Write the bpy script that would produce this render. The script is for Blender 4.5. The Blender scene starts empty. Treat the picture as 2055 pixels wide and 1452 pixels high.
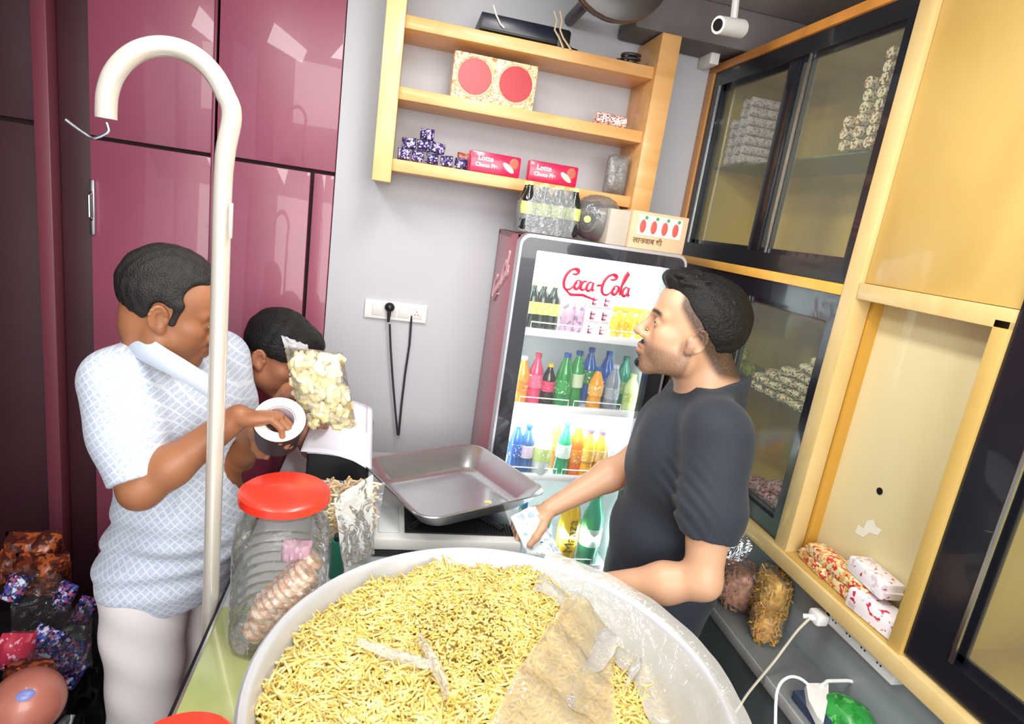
import bpy, bmesh, math, random
import numpy as np
from mathutils import Vector, Matrix, Euler
R = math.radians
rng = random.Random(11)
COL = bpy.context.scene.collection
SC = bpy.context.scene

# ------------------------------------------------------------------ camera, light, exposure
CAM_H = 1.85
YAW, PIT, ROL, FPX = R(12.466), R(13.226), R(8.349), 1204.15
_f = Vector((math.sin(YAW)*math.cos(PIT), math.cos(YAW)*math.cos(PIT), -math.sin(PIT)))
_r = Vector((math.cos(YAW), -math.sin(YAW), 0)); _u = _r.cross(_f)
CR = math.cos(ROL)*_r + math.sin(ROL)*_u
CU = -math.sin(ROL)*_r + math.cos(ROL)*_u
CF = _f
cam = bpy.data.cameras.new('camera'); cam.sensor_width = 36.0; cam.lens = FPX/2055*36.0
cam.clip_start = 0.02
cam_o = bpy.data.objects.new('camera', cam); COL.objects.link(cam_o)
cam_o.matrix_world = Matrix(((CR.x, CU.x, -CF.x, 0), (CR.y, CU.y, -CF.y, 0), (CR.z, CU.z, -CF.z, CAM_H), (0, 0, 0, 1)))
SC.camera = cam_o

world = bpy.data.worlds.new('world'); SC.world = world; world.use_nodes = True
world.node_tree.nodes['Background'].inputs[0].default_value = (0.93, 0.96, 1.0, 1)
world.node_tree.nodes['Background'].inputs[1].default_value = 1.0

def area_light(name, loc, target, size, power, color=(1, 1, 1), sy=None):
    l = bpy.data.lights.new(name, 'AREA'); l.energy = power; l.color = color
    l.shape = 'RECTANGLE'; l.size = size; l.size_y = sy or size
    o = bpy.data.objects.new(name, l); COL.objects.link(o); o.location = loc
    o.rotation_euler = (Vector(target)-Vector(loc)).to_track_quat('-Z', 'Y').to_euler()
    return o
area_light('daylight', (0.45, -1.3, 2.25), (0.6, 2.0, 1.1), 2.2, 53, (1.0, 0.98, 0.95), 1.5)
area_light('ceiling_lamp', (0.2, 1.0, 2.655), (0.35, 1.0, 0), 1.1, 17, (1.0, 0.98, 0.96), 0.25)
area_light('cabinet_fill', (-.55, .9, 2.6), (1.25, 1.7, 1.5), .9, 8, (1.0, 0.99, 0.97), 0.2)  # added fill light aimed into the right cabinets, no visible fitting
SC.view_settings.view_transform = 'Standard'
SC.view_settings.look = 'None'
SC.view_settings.gamma = 1.0
SC.view_settings.use_curve_mapping = False
SC.view_settings.exposure = 0.55

def at(px, py, X=None, Y=None, Z=None):
    """point of the place seen at a pixel, on a given plane"""
    d = CF*FPX + CR*(px-1027.5) - CU*(py-726)
    t = X/d.x if X is not None else Y/d.y if Y is not None else (Z-CAM_H)/d.z
    p = d*t; p.z += CAM_H
    return p

# ------------------------------------------------------------------ materials
MATS = {}
def srgb(h):
    h = h.lstrip('#'); c = [int(h[i:i+2], 16)/255 for i in (0, 2, 4)]
    return tuple((x/12.92 if x <= 0.04045 else ((x+0.055)/1.055)**2.4) for x in c)+(1,)
def mat(name, col='#888888', rough=0.5, metal=0.0, bump=0.0, bscale=60, var=0.0, vscale=8, spec=0.5, emit=0, coat=0.0,
        stretch=None, col2=None, sheen=0, sss=0):
    if name in MATS: return MATS[name]
    m = bpy.data.materials.new(name); m.use_nodes = True; MATS[name] = m
    nt = m.node_tree; n = nt.nodes; L = nt.links; b = n['Principled BSDF']
    c = srgb(col) if isinstance(col, str) else col
    b.inputs['Base Color'].default_value = c
    b.inputs['Roughness'].default_value = rough; b.inputs['Metallic'].default_value = metal
    b.inputs['Specular IOR Level'].default_value = spec
    b.inputs['Coat Weight'].default_value = coat
    if sheen: b.inputs['Sheen Weight'].default_value = sheen
    if sss:
        b.inputs['Subsurface Weight'].default_value = sss
        b.inputs['Subsurface Radius'].default_value = (0.02, 0.008, 0.004); b.inputs['Subsurface Scale'].default_value = 0.5
    if emit: b.inputs['Emission Color'].default_value = c; b.inputs['Emission Strength'].default_value = emit
    tc = n.new('ShaderNodeTexCoord'); mp = n.new('ShaderNodeMapping'); L.new(tc.outputs['Object'], mp.inputs[0])
    if stretch: mp.inputs['Scale'].default_value = stretch
    if var > 0 or col2:
        t = n.new('ShaderNodeTexNoise'); t.inputs['Scale'].default_value = vscale; t.inputs['Detail'].default_value = 5
        L.new(mp.outputs[0], t.inputs['Vector'])
        r = n.new('ShaderNodeValToRGB'); L.new(t.outputs['Fac'], r.inputs[0])
        c2 = srgb(col2) if col2 else tuple(x*(1-var) for x in c[:3])+(1,)
        r.color_ramp.elements[0].color = c2; r.color_ramp.elements[1].color = c
        r.color_ramp.elements[0].position = 0.38; r.color_ramp.elements[1].position = 0.62
        L.new(r.outputs[0], b.inputs['Base Color'])
    if bump > 0:
        t2 = n.new('ShaderNodeTexNoise'); t2.inputs['Scale'].default_value = bscale; t2.inputs['Detail'].default_value = 4
        L.new(mp.outputs[0], t2.inputs['Vector'])
        bp = n.new('ShaderNodeBump'); bp.inputs['Strength'].default_value = bump; bp.inputs['Distance'].default_value = 0.004
        L.new(t2.outputs['Fac'], bp.inputs['Height']); L.new(bp.outputs[0], b.inputs['Normal'])
    return m
def print_mat(name, base, inks, scale=40, rough=0.35, thr=0.56, voronoi=False, stretch=None):
    """packaging film: a base colour with printed patches of one to three inks"""
    if name in MATS: return MATS[name]
    m = mat(name, base, rough); nt = m.node_tree; n = nt.nodes; L = nt.links; b = n['Principled BSDF']
    tc = n.new('ShaderNodeTexCoord'); mp = n.new('ShaderNodeMapping'); L.new(tc.outputs['Object'], mp.inputs[0])
    if stretch: mp.inputs['Scale'].default_value = stretch
    oi = n.new('ShaderNodeObjectInfo'); L.new(oi.outputs['Random'], mp.inputs['Location'])
    prev = None
    for i, ink in enumerate(inks):
        t = n.new('ShaderNodeTexNoise'); t.inputs['Scale'].default_value = 1.7*scale*(1+0.5*i); t.inputs['Detail'].default_value = 2.5
        if hasattr(t, 'noise_dimensions'): t.noise_dimensions = '4D'; t.inputs['W'].default_value = 3.1*i+1
        L.new(mp.outputs[0], t.inputs['Vector'])
        g = n.new('ShaderNodeValToRGB'); g.color_ramp.elements[0].position = thr; g.color_ramp.elements[1].position = thr+0.02
        L.new(t.outputs['Fac'], g.inputs[0])
        mx = n.new('ShaderNodeMixRGB'); L.new(g.outputs[0], mx.inputs[0])
        mx.inputs[1].default_value = srgb(base); mx.inputs[2].default_value = srgb(ink)
        if prev: L.new(prev.outputs[0], mx.inputs[1])
        prev = mx
    L.new(prev.outputs[0], b.inputs['Base Color'])
    return m
def wood(name, c1, c2, rough=0.45, sc=(3, 3, 22), coat=0.15):
    if name in MATS: return MATS[name]
    m = mat(name, c1, rough, coat=coat); nt = m.node_tree; n = nt.nodes; L = nt.links; b = n['Principled BSDF']
    tc = n.new('ShaderNodeTexCoord'); mp = n.new('ShaderNodeMapping'); L.new(tc.outputs['Object'], mp.inputs[0])
    mp.inputs['Scale'].default_value = sc
    t = n.new('ShaderNodeTexNoise'); t.inputs['Scale'].default_value = 1.6; t.inputs['Detail'].default_value = 6; t.inputs['Distortion'].default_value = 0.8
    L.new(mp.outputs[0], t.inputs['Vector'])
    r = n.new('ShaderNodeValToRGB'); r.color_ramp.elements[0].position = 0.3; r.color_ramp.elements[1].position = 0.7
    r.color_ramp.elements[0].color = srgb(c2); r.color_ramp.elements[1].color = srgb(c1)
    L.new(t.outputs['Fac'], r.inputs[0]); L.new(r.outputs[0], b.inputs['Base Color'])
    return m
def film(name, tint='#ffffff', gloss=0.5, haze=0.08, rough=0.08, bump=0.0, bscale=20):
    """thin clear plastic or glass pane: mostly see-through, some haze, sharp highlights"""
    if name in MATS: return MATS[name]
    m = bpy.data.materials.new(name); m.use_nodes = True; MATS[name] = m
    nt = m.node_tree; n = nt.nodes; L = nt.links; n.clear()
    o = n.new('ShaderNodeOutputMaterial'); tr = n.new('ShaderNodeBsdfTransparent'); tr.inputs[0].default_value = srgb(tint)
    df = n.new('ShaderNodeBsdfDiffuse'); df.inputs[0].default_value = srgb(tint)
    gl = n.new('ShaderNodeBsdfGlossy'); gl.inputs['Roughness'].default_value = rough
    m1 = n.new('ShaderNodeMixShader'); m1.inputs[0].default_value = haze; L.new(tr.outputs[0], m1.inputs[1]); L.new(df.outputs[0], m1.inputs[2])
    fr = n.new('ShaderNodeLayerWeight'); fr.inputs['Blend'].default_value = gloss
    ml = n.new('ShaderNodeMath'); ml.operation = 'MULTIPLY'; ml.inputs[1].default_value = 0.75; L.new(fr.outputs['Fresnel'], ml.inputs[0])
    m2 = n.new('ShaderNodeMixShader'); L.new(ml.outputs[0], m2.inputs[0]); L.new(m1.outputs[0], m2.inputs[1]); L.new(gl.outputs[0], m2.inputs[2])
    L.new(m2.outputs[0], o.inputs[0])
    if bump:
        tc = n.new('ShaderNodeTexCoord'); t2 = n.new('ShaderNodeTexNoise'); t2.inputs['Scale'].default_value = bscale; t2.inputs['Distortion'].default_value = 1.5
        L.new(tc.outputs['Object'], t2.inputs['Vector'])
        bp = n.new('ShaderNodeBump'); bp.inputs['Strength'].default_value = bump; bp.inputs['Distance'].default_value = 0.01
        L.new(t2.outputs['Fac'], bp.inputs['Height']); L.new(bp.outputs[0], gl.inputs['Normal']); L.new(bp.outputs[0], fr.inputs['Normal'])
    return m

# ------------------------------------------------------------------ mesh building
def wmat(o):
    m = o.matrix_basis.copy()
    while o.parent: o = o.parent; m = o.matrix_basis @ m
    return m
class MB:
    def __init__(s): s.bm = bmesh.new(); s.mi = 0
    def _new(s, geom, M=None):
        vs = [v for v in geom if isinstance(v, bmesh.types.BMVert)]
        if M is not None: bmesh.ops.transform(s.bm, matrix=M, verts=vs)
        fs = {f for v in vs for f in v.link_faces}
        for f in fs: f.material_index = s.mi
        return vs
    def box(s, lo, hi, bev=0.0, M=None, seg=2):
        lo = Vector(lo); hi = Vector(hi)
        r = bmesh.ops.create_cube(s.bm, size=1.0)
        d = hi-lo
        bmesh.ops.transform(s.bm, matrix=Matrix.Translation((lo+hi)/2) @ Matrix.Diagonal((abs(d.x), abs(d.y), abs(d.z), 1)), verts=r['verts'])
        vs = r['verts']
        if bev > 0:
            es = list({e for v in vs for e in v.link_edges})
            q = bmesh.ops.bevel(s.bm, geom=es, offset=bev, segments=seg, profile=0.5, affect='EDGES')
            fs = q['faces']; vs = list({v for f in fs for v in f.verts})
            allf = set(fs)
            for v in vs:
                for f in v.link_faces: allf.add(f)
            vs = list({v for f in allf for v in f.verts})
        if M is not None: bmesh.ops.transform(s.bm, matrix=M, verts=vs)
        for f in {f for v in vs for f in v.link_faces}: f.material_index = s.mi
        return s
    def sphere(s, c, r, M=None, u=16, v=10):
        if not hasattr(r, '__len__'): r = (r, r, r)
        g = bmesh.ops.create_uvsphere(s.bm, u_segments=u, v_segments=v, radius=1.0)
        T = Matrix.Translation(Vector(c)) @ (M.to_4x4() if M is not None else Matrix.Identity(4)) @ Matrix.Diagonal((r[0], r[1], r[2], 1))
        s._new(g['verts'], T); return s
    def tube(s, pts, r, n=8, caps=True, closed=False, flat=None):
        pts = [Vector(p) for p in pts]; N = len(pts)
        rs = r if hasattr(r, '__len__') else [r]*N
        rings = []; up = None
        for i, p in enumerate(pts):
            if closed: t = pts[(i+1) % N]-pts[i-1]
            else: t = pts[min(i+1, N-1)]-pts[max(i-1, 0)]
            if t.length < 1e-9: t = Vector((0, 0, 1))
            t.normalize()
            if up is None:
                up = Vector((0, 0, 1)) if abs(t.z) < 0.9 else Vector((1, 0, 0))
            a = t.cross(up)
            if a.length < 1e-6: a = t.orthogonal()
            a.normalize(); b = a.cross(t); b.normalize(); up = b
            rings.append([s.bm.verts.new(p+(a*math.cos(2*math.pi*k/n)+b*math.sin(2*math.pi*k/n)*(flat or 1))*rs[i]) for k in range(n)])
        for i in range(N if closed else N-1):
            A = rings[i]; B = rings[(i+1) % N]
            for k in range(n):
                f = s.bm.faces.new((A[k], A[(k+1) % n], B[(k+1) % n], B[k])); f.material_index = s.mi
        if caps and not closed:
            f = s.bm.faces.new(rings[0][::-1]); f.material_index = s.mi
            f = s.bm.faces.new(rings[-1]); f.material_index = s.mi
        return s
    def cyl(s, a, b, ra, rb=None, n=20): return s.tube([a, b], [ra, ra if rb is None else rb], n)
    def lathe(s, prof, n=24, c=(0, 0, 0), M=None, sx=1, sy=1, flute=0, fl_n=0):
        c = Vector(c); rings = []; new = []
        for r, z in prof:
            if r < 1e-6:
                v = s.bm.verts.new((0, 0, z)); rings.append([v]); new.append(v)
            else:
                ring = []
                for k in range(n):
                    a = 2*math.pi*k/n; rr = r*(1+(flute*math.cos(fl_n*a) if fl_n else 0))
                    ring.append(s.bm.verts.new((rr*math.cos(a)*sx, rr*math.sin(a)*sy, z)))
                rings.append(ring); new += ring
        for A, B in zip(rings, rings[1:]):
            for k in range(n):
                a0 = A[k % len(A)]; a1 = A[(k+1) % len(A)]; b0 = B[k % len(B)]; b1 = B[(k+1) % len(B)]
                vs = []
                for v in (a0, a1, b1, b0):
                    if v not in vs: vs.append(v)
                if len(vs) > 2:
                    f = s.bm.faces.new(vs); f.material_index = s.mi
        T = Matrix.Translation(c) @ (M.to_4x4() if M is not None else Matrix.Identity(4))
        bmesh.ops.transform(s.bm, matrix=T, verts=new)
        return s
    def prism(s, poly, z0, z1, M=None):
        a = [s.bm.verts.new((x, y, z0)) for x, y in poly]; b = [s.bm.verts.new((x, y, z1)) for x, y in poly]; n = len(poly)
        fs = [s.bm.faces.new(a[::-1]), s.bm.faces.new(b)]
        for k in range(n): fs.append(s.bm.faces.new((a[k], a[(k+1) % n], b[(k+1) % n], b[k])))
        for f in fs: f.material_index = s.mi
        if M is not None: bmesh.ops.transform(s.bm, matrix=M, verts=a+b)
        return s
    def grid(s, P, thick=0.0):
        """sheet through a 2D list of points"""
        h = len(P); w = len(P[0]); V = [[s.bm.verts.new(P[i][j]) for j in range(w)] for i in range(h)]
        for i in range(h-1):
            for j in range(w-1):
                f = s.bm.faces.new((V[i][j], V[i][j+1], V[i+1][j+1], V[i+1][j])); f.material_index = s.mi
        return s
    def build(s, name, mats, parent=None, angle=40, world=True, smooth=True):
        bmesh.ops.recalc_face_normals(s.bm, faces=s.bm.faces[:])
        me = bpy.data.meshes.new(name)
        if parent is not None and world:
            s.bm.transform(wmat(parent).inverted())
        s.bm.to_mesh(me); s.bm.free()
        if not isinstance(mats, (list, tuple)): mats = [mats]
        for m in mats: me.materials.append(m)
        if smooth:
            me.polygons.foreach_set('use_smooth', [True]*len(me.polygons))
            me.set_sharp_from_angle(angle=R(angle))
        o = bpy.data.objects.new(name, me); COL.objects.link(o)
        if parent is not None: o.parent = parent
        return o
def np_mesh(name, V, F, mats, parent=None, smooth=True, world=True):
    me = bpy.data.meshes.new(name)
    V = np.asarray(V, dtype=np.float32); F = np.asarray(F, dtype=np.int32)
    if parent is not None and world:
        M = np.array(wmat(parent).inverted()); V = V @ M[:3, :3].T + M[:3, 3]
    k = F.shape[1]
    me.vertices.add(len(V)); me.vertices.foreach_set('co', V.astype(np.float32).ravel())
    me.loops.add(F.size); me.loops.foreach_set('vertex_index', F.ravel())
    me.polygons.add(len(F)); me.polygons.foreach_set('loop_start', np.arange(0, F.size, k, dtype=np.int32))
    me.update(calc_edges=True); me.validate()
    if smooth: me.polygons.foreach_set('use_smooth', np.ones(len(me.polygons), dtype=bool))
    for m in (mats if isinstance(mats, (list, tuple)) else [mats]): me.materials.append(m)
    o = bpy.data.objects.new(name, me); COL.objects.link(o)
    if parent is not None: o.parent = parent
    return o
def tag(o, label=None, cat=None, group=None, kind=None):
    if label: o['label'] = label
    if cat: o['category'] = cat
    if group: o['group'] = group
    if kind: o['kind'] = kind
    return o
def thing(name, label, cat, loc=(0, 0, 0), rot=(0, 0, 0), group=None):
    o = bpy.data.objects.new(name, None); COL.objects.link(o); o.empty_display_size = 0.05
    o.location = loc; o.rotation_euler = rot
    return tag(o, label, cat, group)
def structure(name, parent=None):
    o = bpy.data.objects.new(name, None); COL.objects.link(o); o['kind'] = 'structure'
    return o
def dup(root, loc=None, rot=None, label=None, group=None, scale=None):
    def cp(o, par):
        c = o.copy(); COL.objects.link(c)
        if par is not None: c.parent = par
        for ch in [x for x in CH.get(o.name, [])]: cp(ch, c)
        return c
    CH = {}
    for x in bpy.data.objects:
        if x.parent: CH.setdefault(x.parent.name, []).append(x)
    r = cp(root, None)
    if loc is not None: r.location = loc
    if rot is not None: r.rotation_euler = rot
    if scale is not None: r.scale = scale if hasattr(scale, '__len__') else (scale,)*3
    if label: r['label'] = label
    if group: r['group'] = group
    return r
def text(name, body, size, M, m, parent, extrude=0.0006, align='CENTER', bold=0.0):
    cu = bpy.data.curves.new(name, 'FONT'); cu.body = body; cu.size = size; cu.align_x = align; cu.align_y = 'CENTER'
    cu.extrude = extrude; cu.offset = bold
    t = bpy.data.objects.new('tmp_text', cu); COL.objects.link(t)
    bpy.context.view_layer.update()
    me = bpy.data.meshes.new_from_object(t.evaluated_get(bpy.context.evaluated_depsgraph_get()))
    bpy.data.objects.remove(t); bpy.data.curves.remove(cu)
    me.transform(wmat(parent).inverted() @ M if parent else M); me.materials.clear(); me.materials.append(m); me.name = name
    o = bpy.data.objects.new(name, me); COL.objects.link(o); o.parent = parent
    return o
# ------------------------------------------------------------------ material library
ply_pale = wood('ply_pale', '#EBCB93', '#DDB878', 0.45, (2, 12, 2))
ply_shelf = wood('ply_shelf', '#E9B678', '#D79F5C', 0.4, (3, 14, 14))
ply_front = wood('ply_front', '#DEC48A', '#D3B374', 0.4, (3, 6, 2))
ply_yellow = wood('ply_yellow', '#CDAE66', '#BF9C52', 0.4, (2, 3, 1.2))
ply_ochre = wood('ply_ochre', '#D2A043', '#BF8C30', 0.4, (3, 3, 1))
ply_cream = wood('ply_cream', '#DDD0A6', '#D3C391', 0.5, (2, 2, 0.8))
ply_inner = wood('ply_inner', '#EBCB74', '#D9B558', 0.5, (2, 4, 1))
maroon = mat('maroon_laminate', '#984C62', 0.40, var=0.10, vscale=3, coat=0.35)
maroon_shaded = mat('maroon_shaded', '#45222A', 0.5, var=0.2, vscale=3)  # maroon with the shade of the far left put into its colour
dark_gap = mat('dark_gap', '#2A1218', 0.7)
grey_wall = mat('grey_wall_paint', '#BDBDC2', 0.6, bump=0.05, bscale=140, var=0.035, vscale=2.2)
black_frame = mat('black_frame', '#15171F', 0.28, coat=0.4)
alu = mat('aluminium', '#C9CED2', 0.25, 1.0)
steel = mat('brushed_steel', '#C2C4C6', 0.27, 1.0, var=0.12, vscale=14)
white_pl = mat('white_plastic', '#E8E6E2', 0.35)
black_pl = mat('black_plastic', '#121417', 0.4)
glass = film('cabinet_glass', '#F4F8F2', 0.10, 0.05, 0.04)
clear = film('clear_plastic', '#F6F8FA', 0.42, 0.10, 0.08, 0.6, 26)
wrap = film('shrink_wrap', '#E8ECEE', 0.45, 0.22, 0.12, 0.9, 40)

# ------------------------------------------------------------------ the setting
YB = 2.3                                   # back wall
XR = 1.12                                  # face of the cabinets on the right
def struct(name, m, *boxes, bev=0):
    b = MB()
    for lo, hi in boxes: b.box(lo, hi, bev)
    o = b.build(name, m); o['kind'] = 'structure'; return o
struct('floor', mat('floor_tile', '#5B5550', 0.4, var=0.2), ((-1.6, -0.8, -0.05), (1.6, 2.5, 0)))
struct('ceiling', mat('ceiling_paint', '#A9A7A6', 0.7, var=0.1), ((-1.6, -0.3, 2.66), (1.6, 2.5, 2.74)))
struct('wall_back', grey_wall, ((-0.223, YB, 0), (1.6, YB+0.12, 2.66)))
struct('wall_left', maroon_shaded, ((-1.62, 0.7, 0), (-1.52, 2.5, 2.66)))
struct('added_shade_wall' , maroon_shaded, ((-1.0, 0.0, 0), (-0.94, 0.95, 2.66)))  # unseen partition, added to keep light off the left alcove
struct('wall_right', grey_wall, ((1.52, -0.3, 0), (1.6, 2.3, 2.66)))
struct('trim_1', mat('grey_beam', '#77706E', 0.7, var=0.25, vscale=5), ((0.72, 2.12, 2.53), (1.52, 2.3, 2.66)), bev=0.01)

# maroon panelled shutter beside the grey wall
dr = structure('door_1')
def panel(x0, x1, z0, z1, y=YB, m=maroon, t=0.03, name='panel'):
    MB().box((x0+.003, y, z0+.003), (x1-.003, y+t, z1-.003), 0.003).build(name, m, dr)
MB().box((-1.52, YB+0.035, 0), (-0.223, YB+0.1, 2.66)).build('backing', dark_gap, dr)
panel(-1.003, -0.619, 1.918, 2.66); panel(-0.619, -0.223, 1.918, 2.66)
panel(-1.003, -0.625, 0, 1.912); panel(-0.613, -0.304, 0, 1.912); panel(-0.298, -0.223, 0, 1.912)
panel(-1.10, -1.003, 0, 2.66, YB+0.02, maroon_shaded, 0.012)
panel(-1.52, -1.14, 1.935, 2.66, YB+0.01, maroon_shaded, 0.02); panel(-1.52, -1.14, 0, 1.928, YB+0.01, maroon_shaded, 0.02)
MB().box((-1.143, YB-0.035, 0), (-1.098, YB+0.03, 2.66), 0.004).build('batten', mat('maroon_batten', '#7A3B48', 0.4), dr)
MB().box((-0.632, YB-0.006, 0), (-0.622, YB+0.03, 2.66), 0.002).build('edging', mat('maroon_edge', '#7A3048', 0.35), dr)
b = MB(); b.box((-1.0, YB-0.012, 1.60), (-0.985, YB, 1.78), 0.002); b.tube([(-0.992, YB-0.012, 1.74), (-0.992, YB-0.03, 1.73), (-0.992, YB-0.03, 1.66), (-0.992, YB-0.012, 1.65)], 0.004)
b.build('latch', steel, dr)

# ------------------------------------------------------------------ right side cabinets
def glazed_cabinet(name, label, y0, y1, z0, z1, mull, glassbox, shelf_z, cap=None, depth=0.30):
    """y0 near end, y1 far end; glassbox = (near y, far y, low z, high z) of the visible glass"""
    t = thing(name, label, 'cabinet', (XR, (y0+y1)/2, z0))
    xb = XR+depth
    MB().box((xb, y0, z0), (xb+0.012, y1, z1)).build('back_panel', ply_inner, t)
    MB().box((XR+.03, y0, z0), (xb, y0+0.015, z1)).build('side_panel', ply_inner, t)
    MB().box((XR+.03, y1-0.015, z0), (xb, y1, z1)).build('side_panel', ply_inner, t)
    MB().box((XR+.03, y0+.015, z1-0.018), (xb, y1-.015, z1)).build('top_panel', ply_inner, t)
    MB().box((XR+.03, y0+.015, z0), (xb, y1-.015, z0+0.018)).build('bottom_panel', ply_inner, t)
    if shelf_z:
        s = MB().box((XR+.045, y0+.02, shelf_z-0.005), (xb-.005, y1-.02, shelf_z)).build('glass_shelf', film('shelf_glass', '#B9C9A8', 0.3, 0.3, 0.05), t)
    gy0, gy1, gz0, gz1 = glassbox
    b = MB()                                      # fixed outer frame of the sliding doors
    b.box((XR-.012, y0, gz1), (XR+.03, y1, z1)); b.box((XR-.012, y0, z0), (XR+.03, y1, gz0))
    b.box((XR-.012, y0, gz0), (XR+.03, gy0, gz1)); b.box((XR-.012, gy1, gz0), (XR+.03, y1, gz1))
    b.build('door_frame', black_frame, t)
    m0, m1 = mull
    for k, (a, c, xo) in enumerate(((gy0, m1, 0.004), (m0, gy1, 0.016))):
        d = MB()
        w = 0.014
        d.box((XR+xo-.006, a, gz0), (XR+xo+.004, c, gz0+w)); d.box((XR+xo-.006, a, gz1-w), (XR+xo+.004, c, gz1))
        if k == 0: d.box((XR+xo-.010, (m0+m1)/2-.01, gz0), (XR+xo+.004, m1, gz1), 0.002)
        else: d.box((XR+xo-.006, m0, gz0), (XR+xo+.004, (m0+m1)/2+.01, gz1), 0.002)
        if k == 1: d.box((XR+xo-.006, gy1-w, gz0), (XR+xo+.004, gy1, gz1))
        d = d.build('sliding_door', black_frame, t)
        MB().box((XR+xo-.002, a+.004, gz0+.005), (XR+xo+.001, c-.004, gz1-.005)).build('pane', glass, d)
    MB().box((XR-.010, m0-.005, gz0), (XR-.004, m0+.001, gz1)).build('metal_edge', alu, t)
    MB().box((XR-.016, gy1-.012, gz0), (XR-.010, gy1-.005, gz1)).build('metal_edge', alu, t)
    return t
glazed_cabinet('wall_cabinet', 'upper glazed wall cabinet with black frames, directly under the orange top trim', 1.322, 2.252, 1.812, 2.478, (1.70, 1.80), (1.353, 2.208, 1.862, 2.428), 2.15)
glazed_cabinet('wall_cabinet', 'lower glazed wall cabinet with black frames, beside the head of the man in black', 1.325, 2.252, 1.10, 1.782, (1.725, 1.80), (1.357, 2.208, 1.145, 1.725), 1.44)
near = glazed_cabinet('wall_cabinet', 'black framed glass cabinet nearest the camera, at the lower right corner', -0.1, 0.884, 1.10, 2.6, (0.30, 0.36), (-0.07, 0.80, 1.155, 2.55), 1.75)
# timber carcass of the whole unit
cc = thing('cabinet_frame', 'pale plywood framework of stiles and rails holding the glazed cabinets', 'shelving', (XR, 1.2, 1.05))
MB().box((XR-.02, 1.27, 1.09), (XR+.028, 1.32, 2.505), 0.002).build('stile', ply_front, cc)
MB().box((XR-.02, 2.254, 1.09), (XR+.03, YB-.002, 2.505), 0.002).build('stile', mat('stile_dark', '#C58C4C', 0.4), cc)
MB().box((XR-.02, 0.885, 1.09), (XR+.05, 0.918, 1.80), 0.002).build('stile', ply_yellow, cc)
MB().box((XR-.03, -0.1, 1.052), (XR+.06, YB-.002, 1.092), 0.003).build('rail', ply_front, cc)
MB().box((XR-.02, 1.322, 1.783), (XR+.03, 2.252, 1.811), 0.002).build('rail', mat('rail_orange', '#EDB24F', 0.35, var=.15, vscale=9), cc)
MB().box((XR-.02, 0.885, 1.783), (XR+.06, 1.268, 1.822), 0.002).build('rail', ply_front, cc)
b = MB(); b.box((XR-.02, 1.27, 2.479), (XR+.33, YB-.002, 2.507), 0.002)
b.build('top_trim', mat('trim_orange', '#D08A3C', 0.4, var=.2, vscale=12), cc)
MB().box((XR-.006, 0.87, 1.823), (XR+.012, 1.268, 2.65), 0.001).build('ply_panel', ply_yellow, cc)
MB().box((XR+.06, 0.9, 1.09), (XR+.075, 1.275, 1.80)).build('niche_back', ply_cream, cc)
MB().box((XR+.03, 1.262, 1.092), (XR+.06, 1.275, 1.783)).build('niche_side', ply_ochre, cc)
MB().box((XR-.02, 0.918, 1.0925), (XR+.06, 1.268, 1.0945)).build('niche_floor', ply_yellow, cc)
c = at(1766, 985, X=XR+.06)
MB().cyl((XR+.058, c.y, c.z), (XR+.062, c.y, c.z), 0.0085, n=14).build('cable_hole', black_pl, cc)
b = MB(); P_ = [at(x, y, X=XR+.0592) for x, y in ((1716, 1068), (1722, 1052), (1733, 1060), (1740, 1044), (1752, 1042), (1758, 1056), (1770, 1062), (1762, 1074), (1745, 1068), (1732, 1078))]
b.bm.faces.new([b.bm.verts.new(p) for p in P_])
b.build('paper_remnant', mat('torn_paper', '#E6E2D0', .8), cc)
# grey panel and ledge below
lg = thing('ledge', 'grey laminate ledge and back panel under the wooden rail on the right', 'counter', (1.1, 1.0, 0.0))
greylam = mat('grey_laminate', '#8E9497', 0.38, var=0.1, vscale=5)
MB().box((1.15, -0.1, 0.0), (1.17, 2.28, 1.052)).build('back_panel', greylam, lg)
MB().box((0.985, -0.1, 0.835), (1.15, 1.78, 0.865), 0.002).build('top', mat('ledge_top', '#7D8283', 0.35, var=.15, vscale=6), lg)
MB().box((0.980, -0.1, 0.838), (0.985, 1.78, 0.866), 0.001).build('edge_strip', mat('edge_grey', '#A7A9A6', .35), lg)
MB().box((1.0, -0.1, 0.0), (1.012, 1.78, 0.835)).build('front_panel', mat('ledge_front', '#5C6466', 0.45, var=.1), lg)

# ------------------------------------------------------------------ wall shelf on the grey wall
sh = thing('wall_shelf', 'light wooden open wall shelf with three boards on the grey wall', 'shelf', (0.4, YB, 1.91))
YS = 2.1
MB().box((-0.089, YS-.02, 1.91), (-0.029, YB, 2.62), 0.002).build('post', ply_pale, sh)
MB().box((0.806, YS-.02, 1.90), (0.876, YB, 2.52), 0.002).build('post', ply_shelf, sh)
for z in (1.987, 2.208, 2.416):
    MB().box((-0.029, YS, z-0.038), (0.806, YB, z), 0.002).build('board', ply_shelf, sh)

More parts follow.
